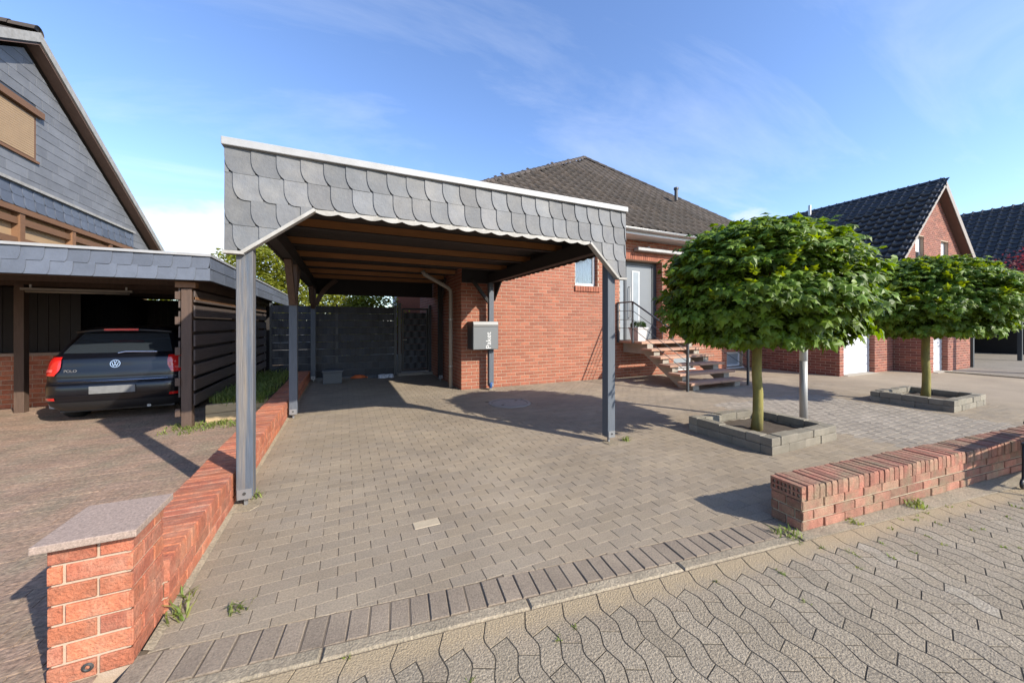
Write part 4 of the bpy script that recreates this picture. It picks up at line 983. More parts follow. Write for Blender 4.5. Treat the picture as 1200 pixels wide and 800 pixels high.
# gabled house behind the garages
gh = thing('gabled_house', 'brick house with steep black tiled gable behind the garages', 'house', (23.2, 7, 0))
GY, GX, GZ = 6.55, 23.2, 7.62; SLP = .89; HWD = 5.2; EZ2 = GZ - SLP * HWD
gp = [(GX - HWD + .3, 0), (19.6, 0), (19.6, 2.62), (GX + HWD - .3, 2.62), (GX + HWD - .3, EZ2 + .25), (GX, GZ - .12), (GX - HWD + .3, EZ2 + .25)]
wins = [(21.3, 22.1, 3.55, 5.18), (23.85, 24.65, 3.55, 5.18)]
gwm = MB(); GF = lambda u, v, n: (u, GY + n, v); upper = [(GX - HWD + .3, 2.62), (GX + HWD - .3, 2.62)] + gp[4:]
gwm.prism([(GX - HWD + .3, 0), (19.6, 0), (19.6, 2.62), (GX - HWD + .3, 2.62)], GF, 0, .3)
wz0, wz1 = wins[0][2], wins[0][3]
for lo, hi in ((2.62, wz0), (wz1, 9)): gwm.prism(clip(clip(upper, 0, 1, -lo), 0, -1, hi), GF, 0, .3)
mid_ = clip(clip(upper, 0, 1, -wz0), 0, -1, wz1); us_ = [10, wins[0][0], wins[0][1], wins[1][0], wins[1][1], 40]
for k in (0, 2, 4): gwm.prism(clip(clip(mid_, 1, 0, -us_[k]), -1, 0, us_[k + 1]), GF, 0, .3)
gwm.box(GX - HWD + .3, GX - HWD + .6, GY + .301, 18, 0, EZ2 + .2).box(GX + HWD - .6, GX + HWD - .3, GY + .301, 18, 2.62, EZ2 + .2)
gw = obj('wall', gwm, M['mortar'], gh)
xf = brick_xf((GX - HWD + .3, GY, 0), (1, 0, 0), (0, -1, 0), 2 * HWD - .6, GZ, [(a - (GX - HWD + .3), b - (GX - HWD + .3), c, d) for a, b, c, d in wins])
xf = [m for m in xf if not (m.translation.x > 19.5 and m.translation.z < 2.6) and (m.translation.z < GZ - .2 - SLP * abs(m.translation.x + .12 - GX) - .05)]
inst_pieces('brick', gw, M['gbrick'], BRICK, xf, 60, 'brick_field')
for a, b, c, d in wins:
    w_ = obj('window', MB().box(a, a + .07, GY + .12, GY + .18, c, d).box(b - .07, b, GY + .12, GY + .18, c, d).box(a + .07, b - .07, GY + .121, GY + .179, c, c + .07).box(a + .07, b - .07, GY + .121, GY + .179, d - .07, d), M['white'], gh)
    obj('pane', MB().box(a + .07, b - .07, GY + .14, GY + .15, c + .07, c + 1.0), M['glass'], w_)
    obj('roller_shutter', MB().box(a + .07, b - .07, GY + .125, GY + .139, c + 1.0, d - .07), M['white'], w_)
rf = obj('roof', MB().prism([(GX - HWD - .1, EZ2 - .1), (GX, GZ), (GX + HWD + .1, EZ2 - .1), (GX + HWD + .1, EZ2 - .32), (GX, GZ - .25), (GX - HWD - .1, EZ2 - .32)], lambda u, v, n: (u, n, v), GY - .3, 19), M['btile'], gh)
M['verge'] = mat('verge_board', (.27, .235, .2), .6, namp=.1)
for sgn in (-1, 1): obj('verge_board', MB().bar((GX + sgn * (HWD + .1), GY - .315, EZ2 - .19), (GX, GY - .315, GZ - .10), .03, .26), M['verge'], gh)
M['soff'] = mat('brown_soffit', (.15, .088, .062), .7, namp=.1)
for sgn in (-1, 1): obj('verge_soffit', MB().bar((GX + sgn * (HWD), GY - .15, EZ2 - .27), (GX + sgn * .1, GY - .15, GZ - .37), .28, .02, (-sgn * SLP, 0, 1)), M['soff'], gh)
up2 = Vector((HWD + .1, 0, SLP * (HWD + .1))); TP = tile_proto(amp=.085, lip=.045)
tile_roof(rf, Vector((GX - HWD - .1, 19, EZ2 - .1)) + Vector((-.7, 0, .7)).normalized() * .02, (0, -1, 0), up2, [(0, 0), (19 - GY + .28, 0), (19 - GY + .28, up2.length - .05), (0, up2.length - .05)], M['btile'], .33, .40, 300, tproto=TP)
ridge(rf, (GX, GY - .28, GZ + .03), (GX, 18.9, GZ + .03), M['btile'], .11, .4)
pu = Vector((1, 0, SLP)).normalized()
so = obj('solar_panel', MB().bar(Vector((GX, 13.6, GZ)) - pu * .9 + Vector((-.1, 0, .16)), Vector((GX, 13.6, GZ)) - pu * 2.6 + Vector((-.1, 0, .16)), 2.4, .06, (-SLP, 0, 1)), M['cable'], rf)
obj('panel_frame', MB().bar(Vector((GX, 12.37, GZ)) - pu * .85 + Vector((-.1, 0, .17)), Vector((GX, 12.37, GZ)) - pu * 2.65 + Vector((-.1, 0, .17)), .06, .08, (-SLP, 0, 1)), M['verge'], so)
obj('vent_pipe', MB().tube([(GX - .4, 11.0, GZ - .5), (GX - .4, 11.0, GZ + .3)], .07, 10), M['zinc'], rf)
ch = obj('chimney', MB().box(GX - .9, GX - .2, 16.8, 17.5, GZ - 1.2, GZ + .75), M['anth'], rf); obj('chimney_cap', MB().box(GX - .97, GX - .13, 16.73, 17.57, GZ + .75, GZ + .85), M['zinc'], ch)
# open carport in front of the gabled house
oc = thing('open_carport', 'deep shaded open carport in front of the gabled house', 'carport', (24, 5.4, 0))
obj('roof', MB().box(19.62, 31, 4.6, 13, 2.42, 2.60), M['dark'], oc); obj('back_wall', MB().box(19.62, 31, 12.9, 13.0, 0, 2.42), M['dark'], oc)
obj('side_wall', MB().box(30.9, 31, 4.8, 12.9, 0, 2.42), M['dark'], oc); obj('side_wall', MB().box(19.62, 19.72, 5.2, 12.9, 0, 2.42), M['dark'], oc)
for x in (20.0, 25.4): obj('post', MB().box(x - .06, x + .06, 4.72, 4.84, 0, 2.42), M['anth'], oc)
wb = thing('wheelie_bin', 'dark wheelie bin standing in the shade of the open carport', 'bin', (22.6, 5.9, 0))
obj('body', MB().grid([[(22.6 + sx * w, 5.7 + sy * w * 1.1, z) for sx, sy in ((-1, -1), (1, -1), (1, 1), (-1, 1))] for w, z in ((.2, .08), (.28, .95), (.30, .95), (.30, 1.0))], True), M['boxgrey'], wb); obj('lid', MB().box(22.28, 22.92, 5.35, 6.05, 1.0, 1.07), M['boxgrey'], wb, bevel=.02)
for sx in (-1, 1): obj('wheel', MB().tube([(22.6 + sx * .2, 6.0, .1), (22.6 + sx * .26, 6.0, .1)], .1, 14), M['rubber'], wb)
# far house with black tiled roof
fh = thing('far_house', 'distant house showing a long dark glazed tile roof', 'house', (42, 9, 0))
FX, FZ = 40.0, 9.2
obj('wall', MB().box(FX - 5, FX + 5, 2.5, 22, 0, 3.9), M['gbrick'], fh)
fr_ = obj('roof', MB().prism([(FX - 5.6, 3.5), (FX, FZ), (FX + 5.6, 3.5)], lambda u, v, n: (u, n, v), 1.9, 22.6), M['btile'], fh)
up3 = Vector((5.6, 0, FZ - 3.5)); tile_roof(fr_, Vector((FX - 5.62, 22.6, 3.52)), (0, -1, 0), up3, [(0, 0), (20.7, 0), (20.7, up3.length), (0, up3.length)], M['btile'], .42, .45, 60, tproto=tile_proto(amp=.11, lip=.06))
ridge(fr_, (FX, 1.95, FZ + .02), (FX, 22.5, FZ + .02), M['btile'], .12, .45)

# ================================================================== neighbour's carport
nc = thing('neighbour_carport', 'flat-roofed slate-edged carport with the parked black hatchback', 'carport', (-4, 9, 0))
NX, NY, NB, NT = -1.76, 6.55, 2.12, 2.47
nf = obj('front_fascia', MB().box(-7.5, NX - .02, NY + .012, NY + .05, NB, NT), M['dark'], nc)
slates(nf, lambda u, v, n: (u, NY + .008 - n, v), -7.5, NX, [(NT - .005, 2.295, None), (2.305, NB + .005, None)], .205, M['slate_n'], mirror=True, seed=12, stag=.045, rx=.032)
ns = obj('side_fascia', MB().box(NX - .05, NX - .012, NY + .05, 15, NB, NT), M['dark'], nc)
slates(ns, lambda u, v, n: (NX - .01 + n, u, v), NY, 15, [(NT - .005, 2.295, None), (2.305, NB + .005, None)], .62, M['slate_n'], seed=13, plain=True)
obj('top_trim', MB().box(-7.5, NX + .015, NY - .03, NY + .08, NT, NT + .035), M['alu'], nc); obj('side_trim', MB().box(NX - .08, NX + .014, NY + .08, 15.02, NT, NT + .034), M['alu'], nc)
obj('roof_deck', MB().box(-7.5, NX - .055, NY + .055, 14.95, 2.32, 2.44), M['anth'], nc)
for y in (7.0, 8.2, 9.4, 10.6, 11.8, 13): obj('rafter', MB().box(-7.45, NX - .06, y, y + .09, 2.18, 2.319), M['brown'], nc)
obj('beam', MB().box(-7.45, NX - .06, NY + .1, NY + .2, 2.125, 2.178), M['brown'], nc)
obj('beam', MB().box(-2.14, -2.02, 6.84, 14.9, 2.03, 2.178), M['brown'], nc)
def npost(x, y, z=2.12): obj('post', MB().box(x - .06, x + .06, y - .06, y + .06, 0, z), M['brown'], nc, bevel=.006)
npost(-2.08, 6.78, 2.02); npost(-5.0, 9.1, 2.178); npost(-2.08, 9.4, 2.02); npost(-2.08, 12.0, 2.02)
obj('post_cap', MB().box(-2.2, -1.97, 6.70, 6.83, 2.03, 2.11), M['orange_wood'], nc)
# alternating boards on the side
zz = .32; k = 0
nfn = thing('board_fence', 'dark brown hit-and-miss board fence along the side of the neighbouring carport', 'board fence', (-2.08, 9, 0))
while zz < 1.85:
    for side, x0 in ((0, -2.005), (1, -2.175)):
        z_ = zz + (.0 if side == 0 else .13)
        for (ya, yb) in ((6.74, 9.38), (9.40, 12.0)): obj('plank', MB().box(x0, x0 + .022, ya, yb, z_, z_ + .165), M['plank'], nfn, bevel=.003)
    zz += .215
obj('top_board', MB().box(-2.005, -1.98, 6.74, 12.0, 1.86, 1.90), M['orange_wood'], nfn)
for z in (.18, .62, 1.06, 1.5, 1.86): obj('spacer_block', MB().box(-2.20, -2.145, 6.70, 6.735, z, z + .11), M['brown'], nfn)
# brick base wall with granite coping and dark boarding above
nw = thing('base_wall', 'low brick wall with granite coping behind the brown carport post', 'brick wall', (-5.6, 9.6, 0))
cw_ = obj('wall_core', MB().box(-7.4, -4.85, 9.6, 9.84, 0, .93), M['mortar'], nw)
inst_pieces('brick', cw_, M['wbrick'], BRICK, brick_xf((-7.4, 9.6, 0), (1, 0, 0), (0, -1, 0), 2.55, .93), 120)
inst_pieces('brick', cw_, M['wbrick'], BRICK, brick_xf((-4.85, 9.6, 0), (0, 1, 0), (1, 0, 0), .24, .93), 60)
obj('coping', MB().box(-7.4, -4.78, 9.55, 9.90, .932, .985), M['granite'], nw, bevel=.004)
bw_ = thing('boarded_wall', 'black vertical board wall closing the back of the neighbouring carport', 'board wall', (-4.5, 13, 0))
x = -7.4
while x < -4.7: obj('board', MB().box(x, x + .135, 9.70, 9.722, .99, 2.17), M['dark'], bw_); x += .142
x = -5.05
while x < -2.2: obj('board', MB().box(x, x + .135, 13.2, 13.222, 0, 2.17), M['dark'], bw_); x += .142
y = 9.9
while y < 13.1: obj('board', MB().box(-4.92, -4.90, y, y + .135, 0, 2.17), M['dark'], bw_); y += .142
tl_ = thing('tube_light', 'unlit tube lamp hanging under the neighbouring carport roof', 'lamp', (-4.2, 8.8, 2.1)); obj('tube', MB().tube([(-4.9, 9.0, 2.06), (-3.6, 9.0, 2.06)], .02, 8), M['pvc'], tl_, smooth=True); obj('housing', MB().box(-4.95, -3.55, 8.97, 9.03, 2.08, 2.12), M['pvc'], tl_)
for x in (-4.85, -3.65): obj('hanger', MB().box(x, x + .02, 8.99, 9.01, 2.12, 2.178), M['white'], tl_)
# bucket standing by the wall
bk = thing('bucket', 'small white bucket on the ground beside the parked hatchback', 'bucket', (-4.72, 9.9, 0)); obj('body', MB().lathe([(0, .005), (.11, .005), (.14, .28), (.13, .28), (.1, .02)], (-4.68, 9.35, 0), 18), M['white'], bk); obj('bail', MB().tube([(-4.82, 9.35, .27), (-4.75, 9.35, .2), (-4.68, 9.35, .17), (-4.6, 9.35, .2), (-4.54, 9.35, .27)], .004, 6), M['wire'], bk)
bk.location = (-4.68, 9.35, 0); 
for c_ in bk.children: c_.matrix_parent_inverse = Matrix.Translation((4.68, -9.35, 0))
# ================================================================== raised bed
rb = thing('raised_bed', 'narrow plant bed with sleeper edge between board fence and brick wall', 'plant bed', (-1.5, 8, 0))
for k in range(2): obj('sleeper', MB().bar((-1.93, 6.98, .07 + k * .135), (-1.16, 7.14, .07 + k * .135), .09, .13), M['sleeper'], rb, bevel=.008)
so = MB(); rnd = random.Random(8); so.grid([[(-1.94 + .78 * i / 6, 7.02 + .16 * i / 6 * (1 - j / 20) + (10.9 - 7.02) * j / 20, .23 + rnd.uniform(-.02, .03)) for i in range(7)] for j in range(21)]); obj('soil', so, M['soil'], rb, smooth=True)
g = MB(); rnd = random.Random(9)
for _ in range(150): blades(g, (rnd.uniform(-1.92, -1.2), 7.06 + 3.7 * rnd.random() ** 1.5, .23), 16, .20, .10, rnd, .008)
o = obj('bed_plants', g, M['grass'], rb); o['kind'] = 'stuff'
g = MB(); rnd = random.Random(10)
for _ in range(36): blades(g, (rnd.uniform(-2.25, -1.25), rnd.uniform(6.35, 6.9), .0), 14, .07, .10, rnd, .006)
o = obj('weed_patch', g, M['grass']); tag(o, 'patch of low green weeds at the foot of the sleeper bed', 'weeds')
# ================================================================== neighbour's gabled house
nh = thing('slate_house', 'house with grey slate-clad gable and roller shutter window', 'house', (-6.3, 11.6, 0))
HX = -6.25; AY, AZ = 11.42, 7.42; SG = .61
def gfn2(u, v, n): return (HX + n, u, v)
gpoly = [(5.2, 4.0), (18.0, 4.0), (18.0, AZ - SG * (18 - AY)), (AY, AZ), (5.2, AZ - SG * (AY - 5.2))]
gpoly = [(5.9, 3.9), (16.9, 3.9), (16.9, AZ - SG * (16.9 - AY)), (AY, AZ), (5.9, AZ - SG * (AY - 5.9))]
ngw = obj('gable_wall', MB().prism(gpoly, gfn2, -.3, 0), M['anth'], nh)
NWIN = (9.7, 11.75, 5.10, 6.25)
rows_ = []; v = 4.0
cutA = lcut((5.2, AZ - SG * (AY - 5.2)), (AY, AZ)); cutA = tuple(-q for q in cutA); cutB = lcut((AY, AZ), (18.5, AZ - SG * (18.5 - AY))); cutB = tuple(-q for q in cutB)
while v < AZ:
    ys = [9.0, NWIN[0], NWIN[1], 18]; sp = None
    if NWIN[2] - .05 < v < NWIN[3]: sp = [(5.2, NWIN[0]), (NWIN[1], 18)]
    rows_.append((v + .225, v, sp)); v += .215
slates(ngw, gfn2, 8.2, 16.9, rows_, .55, M['slate_g'], cuts=(cutA, cutB), seed=21, stag=.19, plain=True)
nwn = obj('window', MB().prism([(NWIN[0], NWIN[2]), (NWIN[1], NWIN[2]), (NWIN[1], NWIN[3]), (NWIN[0], NWIN[3])], gfn2, .002, .012), M['orange_wood'], nh)
z = NWIN[2] + .06
while z < NWIN[3] - .2: obj('shutter_slat', MB().prism([(NWIN[0] + .05, z), (NWIN[1] - .07, z), (NWIN[1] - .07, z + .044), (NWIN[0] + .05, z + .044)], gfn2, .0125, .022), M['shutter'], nwn); z += .05
obj('shutter_box', MB().prism([(NWIN[0], NWIN[3] - .14), (NWIN[1] + .12, NWIN[3] - .14), (NWIN[1] + .12, NWIN[3]), (NWIN[0], NWIN[3])], gfn2, .0125, .09), M['orange_wood'], nwn)
obj('window_ledge', MB().prism([(NWIN[0], NWIN[2] - .03), (NWIN[1] + .04, NWIN[2] - .03), (NWIN[1] + .04, NWIN[2] + .02), (NWIN[0], NWIN[2] + .02)], gfn2, .0125, .05), M['orange_wood'], nwn)
obj('band_trim', MB().prism([(6, 4.40), (15.6, 4.40), (15.6, 4.46), (6, 4.46)], gfn2, .02, .16), M['trim'], nh)
# slate skirt under the band, timber loggia below
sk = obj('slate_skirt', MB().prism([(6, 3.95), (15.6, 3.95), (15.6, 4.40), (6, 4.40)], gfn2, .03, .09), M['anth'], nh)
slates(sk, lambda u, v, n: (HX + .092 + n, u, v), 8.2, 15.6, [(4.395, 4.17, None), (4.18, 3.95, None)], .30, M['slate_n'], seed=22)
obj('lower_wall', MB().box(HX - .3, HX - .05, 5.9, 16.9, 0, 3.89), M['shutter'], nh)
obj('house_body', MB().box(HX - 8.9, HX - .31, 5.9, 16.9, 0, 4.1), M['gbrick'], nh)
for y in (8.0, 9.6, 11.2, 12.8, 14.4, 15.5): obj('loggia_post', MB().box(HX - .05, HX + .08, y, y + .13, 2.3, 3.95), M['orange_wood'], nh)
for z in (2.75, 3.18, 3.60): obj('loggia_rail', MB().box(HX - .03, HX + .05, 6.0, 15.6, z, z + .14), M['orange_wood'], nh)
obj('loggia_beam', MB().box(HX - .045, HX + .10, 6.0, 15.62, 3.83, 3.948), M['orange_wood'], nh)
nr = obj('roof', MB().prism([(AY, AZ + .16), (AY, AZ + .38), (4.9, AZ + .38 - SG * (AY - 4.9)), (4.9, AZ + .16 - SG * (AY - 4.9))], gfn2, -9, .24).prism([(AY, AZ + .16), (18.0, AZ + .16 - SG * (18 - AY)), (18.0, AZ + .38 - SG * (18 - AY)), (AY, AZ + .38)], gfn2, -9, .24), M['tile'], nh)
for ya, s_ in ((4.9, -1), (18.0, 1)):
    obj('verge_soffit', MB().prism([(AY, AZ + .155), (ya, AZ + .155 - SG * abs(ya - AY)), (ya, AZ + .13 - SG * abs(ya - AY)), (AY, AZ + .13)], gfn2, .02, .235), M['soff'], nh)
    obj('verge_trim', MB().prism([(AY, AZ + .40), (ya, AZ + .40 - SG * abs(ya - AY)), (ya, AZ + .20 - SG * abs(ya - AY)), (AY, AZ + .20)], gfn2, .242, .262), M['trim'], nh)
ridge(nr, (HX + .24, AY, AZ + .40), (HX - 8, AY, AZ + .40), M['tile'], .13, .4)
# ================================================================== parked car (stack of rounded plan outlines)
CX, CY = -3.22, 7.58
LV = [  # z, half width, rear y, front y, corner radius
    (.20, .72, .12, 3.80, .22), (.27, .79, .05, 3.90, .24), (.36, .82, .015, 3.95, .26), (.46, .835, .0, 3.97, .27), (.56, .838, .0, 3.97, .27),
    (.600, .838, .012, 3.96, .26), (.625, .836, .045, 3.95, .24), (.70, .836, .055, 3.93, .24), (.76, .836, .050, 3.88, .24), (.80, .832, .066, 3.78, .24), (.90, .822, .075, 3.45, .24),
    (.97, .80, .085, 3.05, .23), (1.005, .775, .105, 2.88, .22), (1.05, .755, .145, 2.80, .22), (1.15, .72, .225, 2.62, .22), (1.27, .67, .325, 2.36, .22), (1.37, .63, .40, 2.15, .22),
    (1.41, .60, .43, 2.02, .22), (1.445, .55, .50, 1.88, .2), (1.465, .47, .60, 1.72, .2), (1.482, .32, .85, 1.5, .15), (1.487, .05, 1.1, 1.2, .04)]
def lvl(z):
    for a, b in zip(LV, LV[1:]):
        if a[0] <= z <= b[0]:
            k = (z - a[0]) / (b[0] - a[0]); return [a[i] + (b[i] - a[i]) * k for i in range(5)]
    return list(LV[-1])
def cpt(z, s, off=0.0):
    """point on the body at height z; s = metres from rear centre along the outline (sign = side)"""
    _, w, yr, yf, r = lvl(z); sg = 1 if s >= 0 else -1; s = abs(s); bul = .07
    L1 = w - r; L2 = r * math.pi / 2
    if s <= L1: x, y, nx, ny = s, yr + bul * (s / w) ** 2, 2 * bul * s / w / w * -1, -1
    elif s <= L1 + L2:
        a = (s - L1) / r; y0 = yr + bul * (L1 / w) ** 2; x, y, nx, ny = L1 + r * math.sin(a), y0 + r * (1 - math.cos(a)), math.sin(a), -math.cos(a)
    else:
        y0 = yr + bul * (L1 / w) ** 2 + r; d = s - L1 - L2; x, y, nx, ny = w, y0 + d, 1, 0
    n_ = Vector((nx, ny, 0)).normalized()
    return (CX + sg * (x + n_.x * off), CY + y + n_.y * off, z)
def outline(L):
    z, w, yr, yf, r = L; pts = []
    r = min(r, w * .9, (yf - yr) * .4)
    S = [i * (w - r) / 6 for i in range(7)] + [(w - r) + r * math.pi / 2 * i / 6 for i in range(1, 7)]
    half = [cpt(z, s) for s in S]
    yy = half[-1][1] - CY
    fr = min(.7, (yf - yy) * .5)
    side = [(CX + w, CY + yy + (yf - fr - yy) * i / 10, z) for i in range(1, 11)]
    front = [(CX + w * math.cos(a) ** .8 if a < 1.57 else CX, CY + yf - fr + fr * math.sin(a) ** .8, z) for a in [math.pi / 2 * i / 8 for i in range(1, 9)]]
    right = half + side + front
    left = [(2 * CX - p[0], p[1], p[2]) for p in right[1:-1]][::-1]
    return right + left
car = thing('parked_car', 'black hatchback parked nose-in under the neighbouring carport', 'car', (CX, CY + 2, 0))
bm_ = MB(); bm_.grid([outline(L) for L in LV], True); nO = len(outline(LV[0])); bm_.f.append(tuple(range((len(LV) - 1) * nO, len(LV) * nO)))
body = obj('body', bm_, M['car'], car, smooth=True)
def patch(name, zs, s0, s1, m, parent, off=.006, n=14, smooth=True, mirror=False):
    g_ = MB(); rows_ = []
    for z in zs:
        a = s0(z) if callable(s0) else s0; b = s1(z) if callable(s1) else s1
        rows_.append([cpt(z, (a + (b - a) * i / n) * (-1 if mirror else 1), off) for i in range(n + 1)])
    g_.grid(rows_); o_ = obj(name, g_, m, parent, smooth=smooth)
    return o_
lin = lambda a, b, n: [a + (b - a) * i / n for i in range(n + 1)]
patch('rear_window', lin(1.06, 1.36, 8), lambda z: -(lvl(z)[1] - .12), lambda z: lvl(z)[1] - .12, M['glass'], car, .005, 20)
for mir in (False, True):
    tlp = patch('tail_light', lin(.735, 1.01, 10), lambda z: lvl(z)[1] - .17 - .05 * math.sin((z - .735) / .275 * 3.14), lambda z: lvl(z)[1] + .08 + .13 * (z - .735) / .275, M['lens'], car, .012, 16, mirror=mir)
    patch('reversing_lens', lin(.79, .83, 2), lambda z: lvl(z)[1] - .14, lambda z: lvl(z)[1] + .02, M['lens2'], tlp, .019, 10, mirror=mir)
    patch('reflector', lin(.375, .415, 2), lambda z: lvl(z)[1] - .18, lambda z: lvl(z)[1] + .06, M['lens'], car, .010, 8, mirror=mir)
    patch('side_window', lin(1.04, 1.33, 5), lambda z: lvl(z)[1] + .35, lambda z: lvl(z)[1] + 1.75 - (z - 1.0) * .9, M['glass'], car, .004, 12, mirror=mir)
patch('lower_bumper', lin(.205, .345, 4), -1.05, 1.05, M['trimblack'], car, .008, 40)
patch('bumper_crease', [.415, .43, .445], -.78, .78, M['car'], car, .012, 30)
patch('tailgate_gap', [.618, .626], -.72, .72, M['trimblack'], car, .006, 20)
patch('plate_recess', lin(.435, .60, 3), -.40, .40, M['car'], car, -.0, 20)
sp_ = MB(); rows_ = []
for y_, z_ in ((.46, 1.45), (.26, 1.437), (.25, 1.42), (.27, 1.40), (.44, 1.385)):
    rows_.append([(CX + x * (1 if abs(x) < .5 else .98), CY + y_ + .10 * (x / .58) ** 2, z_ - .045 * (x / .58) ** 2) for x in lin(-.58, .58, 16)])
spo = obj('roof_spoiler', sp_.grid(rows_), M['car'], car, smooth=True)
obj('brake_light', MB().box(CX - .20, CX + .20, CY + .238, CY + .262, 1.402, 1.433), M['lens'], spo)
obj('wiper', MB().tube([(CX + .02, CY + .10, 1.055), (CX + .10, CY + .11, 1.075), (CX + .46, CY + .16, 1.062)], .009, 8), M['chrome'], car)
obj('number_plate', MB().box(CX - .26, CX + .26, CY - .014, CY + .002, .455, .568), M['plate'], car, bevel=.004)
obj('chrome_strip', MB().tube([cpt(.64, s, .008) for s in lin(-.62, .62, 20)], .006, 6), M['chrome'], car)
em = MB(); R0 = .06
for k in range(24):
    a, b = 2 * math.pi * k / 24, 2 * math.pi * (k + 1) / 24
    em.add([(R0 * math.cos(a), R0 * math.sin(a), .006), (R0 * math.cos(b), R0 * math.sin(b), .006), ((R0 - .008) * math.cos(b), (R0 - .008) * math.sin(b), .006), ((R0 - .008) * math.cos(a), (R0 - .008) * math.sin(a), .006)], [(0, 1, 2, 3)])
for p, q in (((-.017, .041), (0, .004)), ((.017, .041), (0, .004)), ((-.038, .022), (-.018, -.038)), ((-.018, -.038), (0, -.004)), ((0, -.004), (.018, -.038)), ((.018, -.038), (.038, .022))):
    em.bar((*p, .006), (*q, .006), .008, .003)
badge = obj('badge', em, M['chrome'], car); pz = cpt(.895, 0, .004); badge.location = pz; badge.rotation_euler = (R(90 - 8), 0, 0)
tm = text_mesh('POLO', .055); lt = obj('model_lettering', tm, M['chrome'], car); pz = cpt(.80, -.50, .006); lt.location = (pz[0], pz[1], .80); lt.rotation_euler = (R(90), 0, R(-5))
for sx in (-1, 1):
    for yy in (.74, 3.2):
        x_ = CX + sx * .71; wh = obj('wheel', MB().lathe([(.19, -.09), (.28, -.095), (.302, -.06), (.302, .06), (.28, .095), (.19, .09)], (0, 0, 0), 28), M['rubber'], car, smooth=True)
        wh.location = (x_, CY + yy, .302); wh.rotation_euler = (0, R(90), 0)
        rim = obj('rim', MB().lathe([(.0, .06), (.06, .075), (.17, .05), (.19, .085)], (0, 0, 0), 20), M['zinc'], wh)
        PI_ = Matrix()
        rim.matrix_parent_inverse = Matrix()
        if sx < 0: rim.rotation_euler = (R(180), 0, 0)
obj('antenna', MB().tube([(CX - .05, CY + .75, 1.45), (CX - .07, CY + .62, 1.62)], .004, 6), M['trimblack'], car)
obj('underbody', MB().box(CX - .66, CX + .66, CY + .2, CY + 3.7, .17, .24), M['trimblack'], car)
obj('exhaust', MB().tube([(CX + .38, CY + .10, .215), (CX + .38, CY + .4, .215)], .025, 10), M['steel'], car)
obj('window_sticker', MB().add([(CX - .42, CY + .42, 1.06), (CX - .30, CY + .42, 1.06), (CX - .31, CY + .46, 1.16), (CX - .345, CY + .46, 1.15)], [(0, 1, 2, 3)]), M['curtain'], car)

# ================================================================== trees behind the carports
def bushy(name, loc, rx, ry, h0, h1, n, leafm, label, cat, seed, lsz=.13, group=None, trunk=True):
    rnd = random.Random(seed); r = thing(name, label, cat, loc, group); c = Vector(loc)
    obj('trunk', MB().tube([c, c + Vector((.05, .03, h0 + .4)), c + Vector((0, 0, (h0 + h1) / 2))], [.14, .11, .05], 10), M['twig'], r, smooth=True)
    br = MB()
    for k in range(10):
        a = k * 2.4; e = c + Vector((math.cos(a) * rx * .7, math.sin(a) * ry * .7, h0 + (h1 - h0) * rnd.uniform(.3, .85))); br.tube([c + Vector((0, 0, h0 + .2)), (c + e) / 2 + Vector((0, 0, h0 * .6)), e], [.05, .03, .01], 6)
    obj('limbs', br, M['twig'], r)
    m = MB(); nc_ = n // 22
    for _ in range(nc_):
        a = rnd.uniform(0, 6.283); t = rnd.uniform(-1, 1); q = math.sqrt(1 - t * t); k = rnd.random() ** .35 * rnd.uniform(.85, 1.08)
        P = c + Vector((math.cos(a) * q * rx * k, math.sin(a) * q * ry * k, (h0 + h1) / 2 + t * k * (h1 - h0) / 2))
        for j in range(22):
            p = P + Vector((rnd.gauss(0, .16), rnd.gauss(0, .16), rnd.gauss(0, .12))); d = Vector((rnd.uniform(-1, 1), rnd.uniform(-1, 1), rnd.uniform(-.8, .5))).normalized(); s_ = d.cross(Vector((rnd.uniform(-.5, .5), rnd.uniform(-.5, .5), 1))).normalized(); l = lsz * rnd.uniform(.6, 1.2)
            m.add([p, p + d * l * .5 + s_ * l * .32, p + d * l, p + d * l * .5 - s_ * l * .32], [(0, 1, 2, 3)])
    o_ = obj('crown', m, M[leafm], r); o_['kind'] = 'stuff'
    return r
bushy('garden_tree', (-2.9, 18.0, 0), 2.2, 1.8, .8, 5.0, 20000, 'hleaf', 'tall yellow-green garden tree rising behind the carport roof edges', 'tree', 31, .16)
bushy('garden_shrub', (.3, 16.0, 0), 2.0, 1.4, .3, 3.2, 18000, 'hleaf', 'broad sunlit shrub showing above the woven fence', 'shrub', 32, .14)
bushy('garden_shrub', (-6.0, 21.0, 0), 2.6, 1.8, .3, 4.2, 10000, 'hleaf', 'dense green shrub far behind the slate-edged carport', 'shrub', 33, .16)
bushy('red_tree', (19.0, 3.35, 0), .9, .9, 2.0, 3.95, 2600, 'rleaf', 'dark red-leaved tree beside the further maple', 'tree', 34, .10)
# house seen over the gate
bh = thing('back_house', 'brown panelled house with white windows seen over the garden gate', 'house', (6, 20, 0))
bwm = wall_with_holes(MB(), 2.4, 11, 0, 5.5, [(3.9, 4.5, 1.2, 4.2), (5.2, 5.9, 1.2, 4.2)], lambda u, v, n: (u, 19 + n, v), 0, .3); obj('wall', bwm, M['brick'], bh)
for x in (3.9, 5.2): window(bh, x + .01, x + .6, 1.21, 4.19, 19.06)
obj('corner_panel', MB().box(2.2, 2.38, 18.95, 19.3, 0, 5.5), M['white'], bh); obj('roof', MB().prism([(18.2, 5.3), (24, 9.3), (30, 5.3)], lambda u, v, n: (n, u, v), 2.0, 11.5), M['tile'], bh)
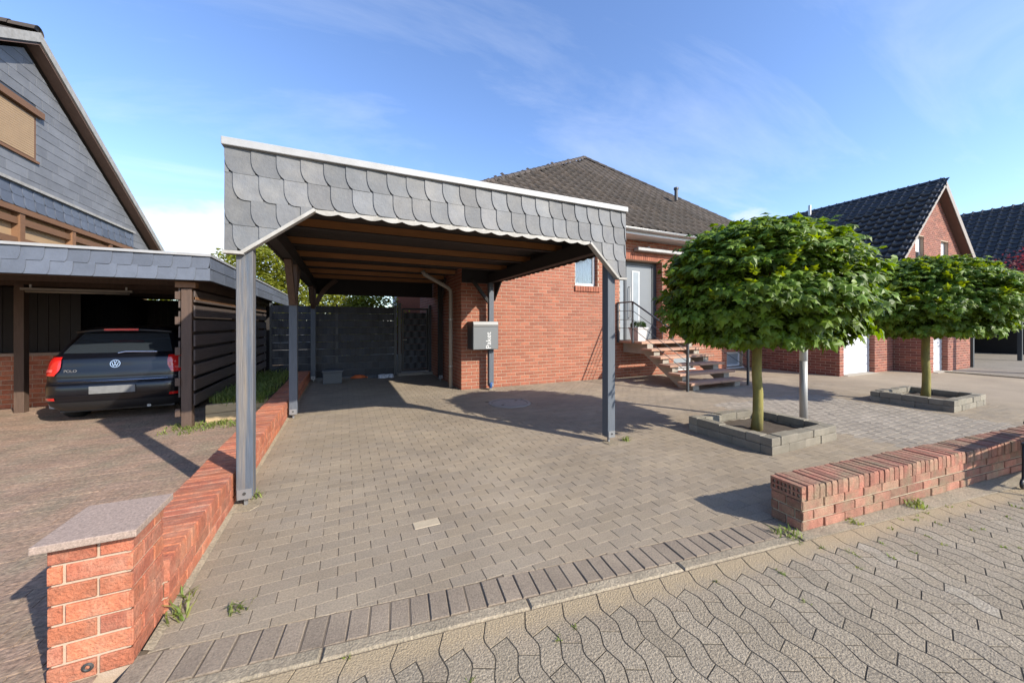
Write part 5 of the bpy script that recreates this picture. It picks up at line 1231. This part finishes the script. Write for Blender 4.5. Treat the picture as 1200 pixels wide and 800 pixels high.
# ================================================================== wrought-iron bench at the wall (only its foot shows)
be = thing('iron_bench', 'black wrought-iron bench with curled feet beside the weathered brick wall', 'bench', (5.9, .9, 0))
def curl(x, y, s_):
    pts = [(x, y, .03), (x - .028 * s_, y, .012), (x - .058 * s_, y, .03), (x - .062 * s_, y, .062), (x - .036 * s_, y, .085), (x - .006 * s_, y, .072), (x, y, .12), (x + .01 * s_, y, .25), (x, y, .40)]
    return MB().tube(pts, .012, 8)
BX0, BX1 = 5.63, 6.95
for x in (BX0, BX1):
    for y in (.62, 1.04):
        obj('leg', curl(x, y, 1 if x == BX0 else -1), M['black'], be, smooth=True)
    obj('arm_rest', MB().tube([(x, .62, .40), (x, .60, .62), (x, .80, .64), (x, 1.04, .60)], .014, 8), M['black'], be, smooth=True)
for k in range(7): obj('seat_slat', MB().box(BX0 - .02, BX1 + .02, .60 + k * .066, .655 + k * .066, .40, .418), M['black'], be)
for k in range(3): obj('back_slat', MB().box(BX0 - .02, BX1 + .02, .585, .60, .55 + k * .11, .63 + k * .11), M['black'], be)
for x in (BX0, BX1): obj('back_post', MB().tube([(x, .61, .40), (x, .58, .86)], .014, 8), M['black'], be)
# ================================================================== weeds in the joints
rnd = random.Random(44)
WEEDS = [((-.79, 2.55), .07, 16, 'grass tuft at the foot of the left wall beside its pillar'), ((-.78, 2.38), .09, 22, 'large grass tuft growing by the granite-capped pillar'), ((-.50, 2.33), .055, 22, 'grass tuft in the joints of the driveway border'),
         ((-.70, 3.78), .08, 20, 'grass tuft at the weathered carport post foot'), ((3.30, 3.62), .07, 34, 'low weeds at the foot of the carport post near the maple'), ((2.86, 1.52), .05, 50, 'low weeds at the end of the weathered wall'),
         ((4.28, 1.34), .08, 60, 'leafy weeds along the weathered wall under the bench shadow'), ((3.5, 1.40), .04, 24, 'small weeds along the base of the weathered wall')]
for (x, y), h, n, lab in WEEDS:
    g = blades(MB(), (x, y, .0), n, h, .05 if n < 45 else .09, rnd, .005); tag(obj('weed', g, M['grass']), lab, 'weed', 'weeds in the paving joints')
g = MB()
for _ in range(150):
    s_ = rnd.uniform(-.8, 5.5) if rnd.random() < .5 else rnd.gauss(4.1, .7); t_ = rnd.choice((0, .0, .085, rnd.uniform(-.5, 0)))
    if t_ < 0: s_ = round(s_ / CW) * CW + zig(t_) ; p = kxy(s_, t_); blades(g, (p[0], p[1], -.004), 7, .022, .02, rnd, .004)
o = obj('joint_moss', g, M['grass']); o['kind'] = 'stuff'; tag(o, 'tiny moss and seedlings in the kerb and road joints', 'moss')
obj('paving_slab', MB().box(-.93, -.78, 1.86, 2.02, -.02, .012), M['lid']); tag(bpy.data.objects['paving_slab'], 'small pale stone slab on the ground before the brick pillar', 'slab')
